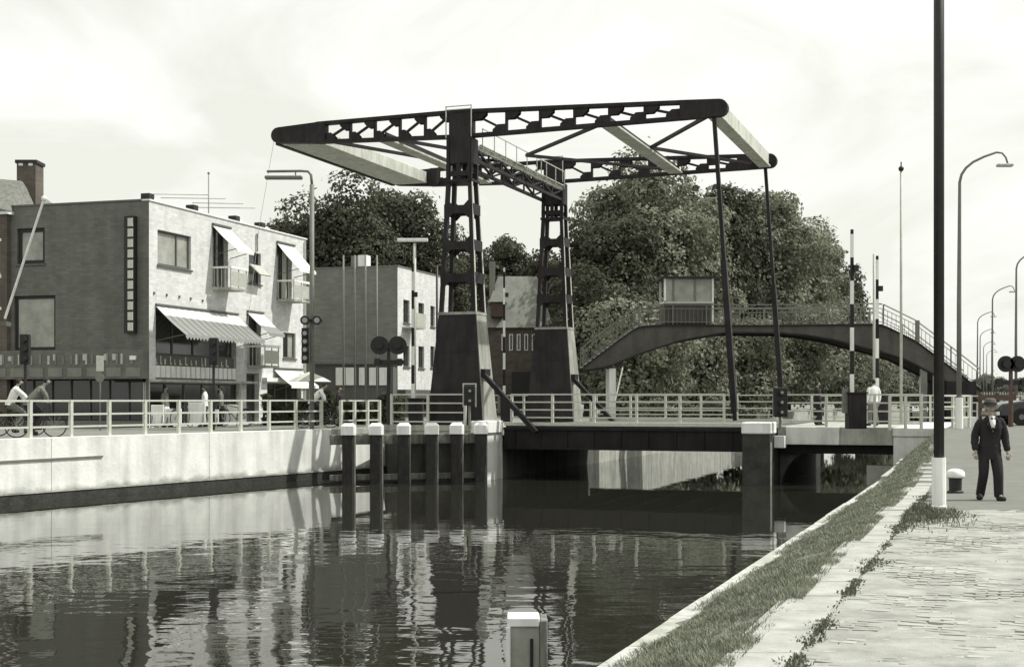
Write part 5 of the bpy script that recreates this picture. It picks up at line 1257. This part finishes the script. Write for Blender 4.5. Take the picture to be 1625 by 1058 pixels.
    if suit:
        c = J['chest']; mb = MB(); y = -.170
        nk = J['neck']
        mb.add([(nk.x-.058, y+.075, nk.z+.01), (nk.x+.058, y+.075, nk.z+.01), (c.x+.045, y-.008, c.z+.06), (c.x, y-.016, c.z-.10), (c.x-.045, y-.008, c.z+.06),
                (nk.x-.05, y+.11, nk.z+.01), (nk.x+.05, y+.11, nk.z+.01), (c.x+.04, y+.03, c.z+.06), (c.x, y+.02, c.z-.09), (c.x-.04, y+.03, c.z+.06)],
               [(0,4,3,2,1), (5,6,7,8,9), (0,1,6,5), (1,2,7,6), (2,3,8,7), (3,4,9,8), (4,0,5,9)])
        me = bpy.data.meshes.new('s'); me.from_pydata(mb.v, [], mb.f); put(me, 'shirt_front', M_shirt, o)
        mb = MB(); mb.beam((nk.x, y+.055, nk.z-.01), (c.x, y-.022, c.z-.06), .035, .012, (0,1,0))
        me = bpy.data.meshes.new('t'); me.from_pydata(mb.v, [], mb.f); put(me, 'tie', M_hair, o)
        mb = MB()
        for sx in (-1, 1):
            mb.prism([(nk.x+sx*.06, y+.065, nk.z+.02), (nk.x+sx*.115, y+.05, nk.z-.04), (c.x+sx*.095, y-.012, c.z+.03), (c.x, y-.026, c.z-.12)], (0, -.010, 0))
        for i in range(2): mb.ball((c.x+.015, -.168, c.z-.16-i*.11), .011, 8, 6)
        me = bpy.data.meshes.new('l'); me.from_pydata(mb.v, [], mb.f); bm = bmesh.new(); bm.from_mesh(me); bmesh.ops.recalc_face_normals(bm, faces=bm.faces); bm.to_mesh(me); bm.free(); put(me, 'lapels', M_suit, o)
    hp_ = J['head']+hd*.055
    if hat:
        mb = MB(); mb.lathe((0,0,0), [(.160, .006), (.165, .014), (.112, .018), (.108, .03), (.100, .075), (.086, .112), (.055, .130), (.02, .118)], 18)
        me = bpy.data.meshes.new('h'); me.from_pydata([v*1.0+hp_+Vector((0, .005, .0)) for v in mb.v], [], mb.f); put(me, 'hat', hat, o)
        mb = MB(); mb.lathe((0,0,0), [(.114, .024), (.111, .055)], 18)
        me = bpy.data.meshes.new('hb'); me.from_pydata([v+hp_+Vector((0, .005, 0)) for v in mb.v], [], mb.f); put(me, 'hat_band', M_hair, o)
    if hair:
        mb = MB(); mb.ball(J['head']+Vector((0, .022, .03)), .088, 12, 8, (.93, 1.0, 1.0))
        mb.v = [v if v.z > J['head'].z-.05 else Vector((v.x, v.y, J['head'].z-.05)) for v in mb.v]
        me = bpy.data.meshes.new('hr'); me.from_pydata(mb.v, [], mb.f); put(me, 'hair', M_hair, o)
    o.rotation_euler = (0, 0, rz)
    return o
def stand(sp=.13, step=0.0, arms=.27, h=1.0):
    return dict(pelvis=(0, 0, .93*h), waist=(0, 0, 1.06*h), chest=(0, 0, 1.30*h), neck=(0, .01, 1.48*h), head=(0, -.015, 1.62*h),
        shL=(-.185, 0, 1.40*h), elL=(-arms, .02, 1.13*h), wrL=(-arms-.015, -.05, .90*h), haL=(-arms-.01, -.07, .82*h), shR=(.185, 0, 1.40*h), elR=(arms, .03, 1.13*h), wrR=(arms+.03, -.02, .89*h), haR=(arms+.03, -.035, .81*h),
        hipL=(-.095, 0, .88*h), knL=(-sp, -step*.5-.03, .49*h), anL=(-sp-.02, -step*.0+step*.6, .10), toeL=(-sp-.06, -.13+step*.6, .05),
        hipR=(.095, 0, .88*h), knR=(sp, -step*.9-.02, .49*h), anR=(sp+.01, -step, .09), toeR=(sp+.05, -.14-step, .05))
ml = W(1570, HY, 24.1); ml.z = 0.0
ps = stand(.115, .14, .265, .975)
ps.update(waist=(.012, 0, 1.035), chest=(.02, -.01, 1.27), neck=(.018, -.01, 1.445), head=(.008, -.045, 1.585), shL=(-.165, 0, 1.355), shR=(.205, 0, 1.375),
    elL=(-.240, .05, 1.09), wrL=(-.255, -.08, .87), haL=(-.255, -.12, .79), elR=(.262, .0, 1.10), wrR=(.285, -.07, .86), haR=(.288, -.09, .78))
person(ml, R(-6), ps, 'man in dark suit and hat walking towards the camera on the right quay', M_suit, M_suit, M_hat, True, True)
pw_ = W(1386, HY, 49.5); pw_.z = .8
person(pw_, R(200), stand(.1, .06, .25, .95), 'pedestrian in white shirt beside the second right striped barrier', M_shirt, M_coat, None, True)
pw_ = W(1297, HY, 50.5); pw_.z = .78
person(pw_, R(90), stand(.1, .12, .25, .93), 'pedestrian in dark clothes crossing the bridge left of the striped barrier', M_suit, M_suit, None, True)
for i, (px_, D_, tm, lm, lb_) in enumerate(((325, 56.2, M_shirt, M_coat, 'shopper in white top under the scalloped awning'), (262, 55.6, M_coat, M_shirt, 'shopper in grey jacket at the shop corner'), (350, 57.5, M_coat, M_suit, 'shopper in grey jacket at the right end of the shop window'), (538, 58, M_suit, M_coat, 'dark-clothed pedestrian behind the end of the quay railing'), (1650, 60, M_suit, M_suit, 'x'))):
    if px_ > 1625: continue
    q = W(px_, HY, D_); q.z = SZ; person(q, R(random.choice((80, -80, 150))), stand(.1, .1, .25, .95), lb_, tm, lm, None, True)

# ------------------------------------------------------------------ bicycles with riders
def bicycle(loc, rz, label):
    o = thing('bicycle', loc, label, 'bicycle', 'bicycles on the left bank'); L0 = Vector(loc)
    def Lp(x, z, y=0): return L0+Vector((y, x, z))       # x along travel (local +Y), y lateral
    for x in (-.53, .53):
        c = Lp(x, .35); mb = MB(); n_ = 24
        pts_ = [c+Vector((0, math.cos(a)*.33, math.sin(a)*.33)) for a in np.linspace(0, 2*math.pi, n_+1)]
        mb.tube(pts_, .018, 6, False); wh = mb.build('wheel', M_rubber, o)
        ms = MB()
        for a in np.linspace(0, 2*math.pi, 13)[:-1]: ms.beam(c, c+Vector((0, math.cos(a)*.32, math.sin(a)*.32)), .004, .004, (1,0,0))
        ms.tube([c-Vector((.04,0,0)), c+Vector((.04,0,0))], .02, 8); ms.build('spokes', M_chrome, wh)
        mb = MB(); mb.tube([c+Vector((0, math.cos(a)*.37, math.sin(a)*.37)) for a in np.linspace(.3, 2.7, 10)], .016, 5); mb.build('mudguard', M_black, o)
    fr = MB(); bb_ = Lp(-.08, .30); st = Lp(-.22, .85); hd_ = Lp(.36, .88); rx_ = Lp(-.53, .35); fx = Lp(.53, .35)
    for a, c in ((bb_, st), (bb_, hd_+Vector((0, .02, -.12))), (st-Vector((0,0,.08)), hd_), (bb_, rx_), (st-Vector((0,0,.1)), rx_), (hd_+Vector((0,0,.1)), fx)): fr.tube([a, c], .016, 6)
    fr.build('frame', M_black, o)
    MB().tube([hd_+Vector((-.28, -.16, .16)), hd_+Vector((-.22, .0, .18)), hd_+Vector((0, .02, .16)), hd_+Vector((.22, .0, .18)), hd_+Vector((.28, -.16, .16))], .013, 6).build('handlebar', M_chrome, o)
    MB().ball(st+Vector((0, -.02, .08)), .12, 10, 6, (.75, 1.1, .35)).build('saddle', M_rubber, o)
    MB().tube([bb_+Vector((.09, 0, 0)), bb_+Vector((.09, .1, -.13))], .012, 5).build('crank', M_chrome, o)
    MB().box(L0.x-.07, L0.x+.07, L0.y-.72, L0.y-.3, .73+L0.z, .745+L0.z).build('carrier', M_black, o)
    o.rotation_euler = (0, 0, rz); return o
def ride(lean=.25):   # facing -Y locally (the person's front); bicycle is turned to match
    return dict(pelvis=(0, .22, .98), waist=(0, .16, 1.10), chest=(0, .16-lean*.75, 1.33), neck=(0, .14-lean*1.15, 1.50), head=(0, .08-lean*1.3, 1.64),
        shL=(-.18, .14-lean*.9, 1.42), elL=(-.26, -.16-lean*.3, 1.22), wrL=(-.26, -.24-lean*.1, 1.08), haL=(-.26, -.29-lean*.1, 1.06), shR=(.18, .14-lean*.9, 1.42), elR=(.26, -.16-lean*.3, 1.22), wrR=(.26, -.24-lean*.1, 1.08), haR=(.26, -.29-lean*.1, 1.06),
        hipL=(-.09, .18, .92), knL=(-.11, -.20, .70), anL=(-.11, .02, .34), toeL=(-.11, -.12, .30), hipR=(.09, .18, .92), knR=(.11, -.10, .58), anR=(.11, .10, .20), toeR=(.11, -.04, .15))
dq = Vector((0.559, 1, 0)).normalized()
for px_, D_, tm, lm, hair_, l1, l2, ln_ in ((57, 40.4, M_coat, M_suit, True, 'bicycle under the grey-jacketed rider at the left', 'cyclist in grey jacket leaning forward behind the quay railing', .30),
        (27, 42.4, M_shirt, M_coat, True, 'bicycle under the white-shirted rider at the left edge', 'cyclist in white shirt at the left edge of the picture', .12),
        (503, 53.8, M_shirt, M_suit, True, 'bicycle under the rider by the lamp post', 'cyclist in light shirt passing behind the lamp post', .3)):
    q = W(px_, HY, D_); q.z = SZ
    ang = R(-62) if px_ < 400 else R(-75)    # heading, bicycle local +Y
    bicycle(q, ang, l1); person(q, ang+math.pi, ride(ln_), l2, tm, lm, None, hair_)
for i, px_ in enumerate((290, 372)):
    q = W(px_, HY, 55.4+1.6*i); q.z = SZ; bicycle(q, R(-20+90*i), ('bicycle parked at the left of the white shop window', 'bicycle parked by the white pillar of the shop')[i])
def hedge(px0, px1, D0, D1, z1, label, n_=9000, m=M_leafA, seed=3):
    g_ = np.random.default_rng(seed); a = W(px0, HY, D0); c = W(px1, HY, D1); q = Vector(((a.x+c.x)/2, (a.y+c.y)/2, SZ)); o = thing('hedge', q, label, 'hedge')
    f_ = g_.uniform(0, 1, n_); x = a.x+(c.x-a.x)*f_; y = a.y+(c.y-a.y)*f_+g_.uniform(-.45, .45, n_); top_ = z1*(1+.22*np.sin(x*2.1)+.15*np.sin(x*5.3+1)); z = g_.uniform(0, 1, n_)**.8*top_
    P_ = np.stack([x-q.x, y-q.y, z], 1); t1 = g_.normal(size=(n_, 3))*.06; t2 = g_.normal(size=(n_, 3))*.045; v = np.stack([P_-t1, P_-t2, P_+t1, P_+t2], 1)
    me = bpy.data.meshes.new('foliage'); me.vertices.add(n_*4); me.vertices.foreach_set('co', v.reshape(-1).astype(np.float32)); me.loops.add(n_*4); me.loops.foreach_set('vertex_index', np.arange(n_*4, dtype=np.int32)); me.polygons.add(n_); me.polygons.foreach_set('loop_start', np.arange(0, n_*4, 4, dtype=np.int32)); me.update()
    me.materials.append(m); h = bpy.data.objects.new('foliage', me); COL.objects.link(h); h.parent = o
hedge(418, 640, 60, 63, 1.1, 'low dark hedge behind the railing between shop building and near tower', 12000)
hedge(985, 1200, 68, 66.5, .9, 'low hedge behind the deck railing under the cabin', 9000, M_leafB, 4)
# goods in front of the shop and street sign
for i, (px_, D_, w_, h_, lb_) in enumerate(((250, 54.6, .5, .9, 'white display board at the shop corner'), (276, 55.2, .6, .75, 'white display crate left of the shop window'), (312, 55.8, .7, 1.0, 'white display board in the middle of the shop front'), (338, 56.6, .45, .7, 'small white display crate by the awning post'), (368, 57.6, .6, .9, 'white display board beside the parked bicycle'))):
    q = W(px_, HY, D_); q.z = SZ; o = thing('display_stand', q, lb_, 'display stand', 'display stands before the shop')
    MB().box(q.x-w_/2, q.x+w_/2, q.y-.05, q.y+.05, SZ+.12, SZ+h_).build('panel', M_white, o, bevel=.01)
    for sx in (-1, 1): MB().beam((q.x+sx*w_*.4, q.y-.25, SZ), (q.x+sx*w_*.4, q.y+.07, SZ+h_*.8), .04, .04).build('leg', M_greyp, o)
q = W(159, HY, 50); q.z = SZ
o = thing('stop_sign_post', q, 'thin post with pale oval board before the dark shopfront', 'sign post')
MB().tube([q, (q.x, q.y, 3.1)], .03, 8).build('post', M_greyp, o)
MB().box(q.x-.13, q.x+.13, q.y-.06, q.y-.031, 2.75, 3.30).build('upper_board', M_rail, o, bevel=.01); MB().tube([(q.x, q.y-.04, 2.52), (q.x, q.y-.065, 2.52)], .16, 16).build('lower_disc', M_slate, o)
# dark signal at far left, dark signal before the shop window
for px_, D_, z0, z1, lb_ in ((40, 46, 2.9, 3.9, 'dark signal head at the left edge before the old house'), (339, 51, 3.0, 4.0, 'dark signal head on a post in front of the shop window')):
    q = W(px_, HY, D_); q.z = SZ; o = thing('traffic_signal', q, lb_, 'traffic signal')
    MB().tube([q, (q.x, q.y, z0)], .05, 8).build('post', M_black, o); MB().box(q.x-.16, q.x+.16, q.y-.1, q.y+.1, z0, z1).build('housing', M_black, o, bevel=.02)
    for i in range(3): MB().tube([(q.x, q.y-.10, z0+.18+.32*i), (q.x, q.y-.24, z0+.18+.32*i)], .1, 10).build('hood', M_black, o)
# ------------------------------------------------------------------ dark car at the right edge
q = W(1665, HY, 50.5); q.z = .8
cr_ = thing('parked_car', q, 'dark car cut off by the right edge behind the man', 'car')
def cx_(x, z, y=0): return q+Vector((x, y, z))
prof = [(-2.05, .32), (-2.1, .55), (-2.0, .78), (-1.1, .90), (1.2, .92), (2.0, .84), (2.12, .6), (2.05, .32)]
MB().prism([cx_(x, z, -.8) for x, z in prof], (0, 1.6, 0)).build('body', M_car, cr_, bevel=.05)
rf = [(-.85, .9), (-.35, 1.36), (.75, 1.40), (1.3, .92)]
MB().prism([cx_(x, z, -.68) for x, z in rf], (0, 1.36, 0)).build('cabin', M_car, cr_, bevel=.05)
MB().prism([cx_(x, z, -.70) for x, z in ((-.68, .96), (-.33, 1.28), (.15, 1.30), (.15, .96))], (0, .02, 0)).build('window', M_glassd, cr_)
MB().prism([cx_(x, z, -.70) for x, z in ((.22, .96), (.22, 1.30), (.7, 1.32), (1.08, .96))], (0, .02, 0)).build('window', M_glassd, cr_)
for x in (-1.3, 1.3):
    for y in (-.82, .66):
        wh = MB().tube([cx_(x, .31, y), cx_(x, .31, y+.16)], .31, 20).build('wheel', M_rubber, cr_); MB().tube([cx_(x, .31, y-.01), cx_(x, .31, y+.0)], .10, 14).build('hubcap', M_greyp, wh)
for y in (-.6, .6): MB().tube([cx_(-2.02, .68, y), cx_(-2.12, .68, y)], .1, 12).build('headlight', M_lens, cr_)
MB().box(q.x-2.2, q.x-2.08, q.y-.8, q.y+.8, q.z+.38, q.z+.5).build('bumper', M_chrome, cr_)
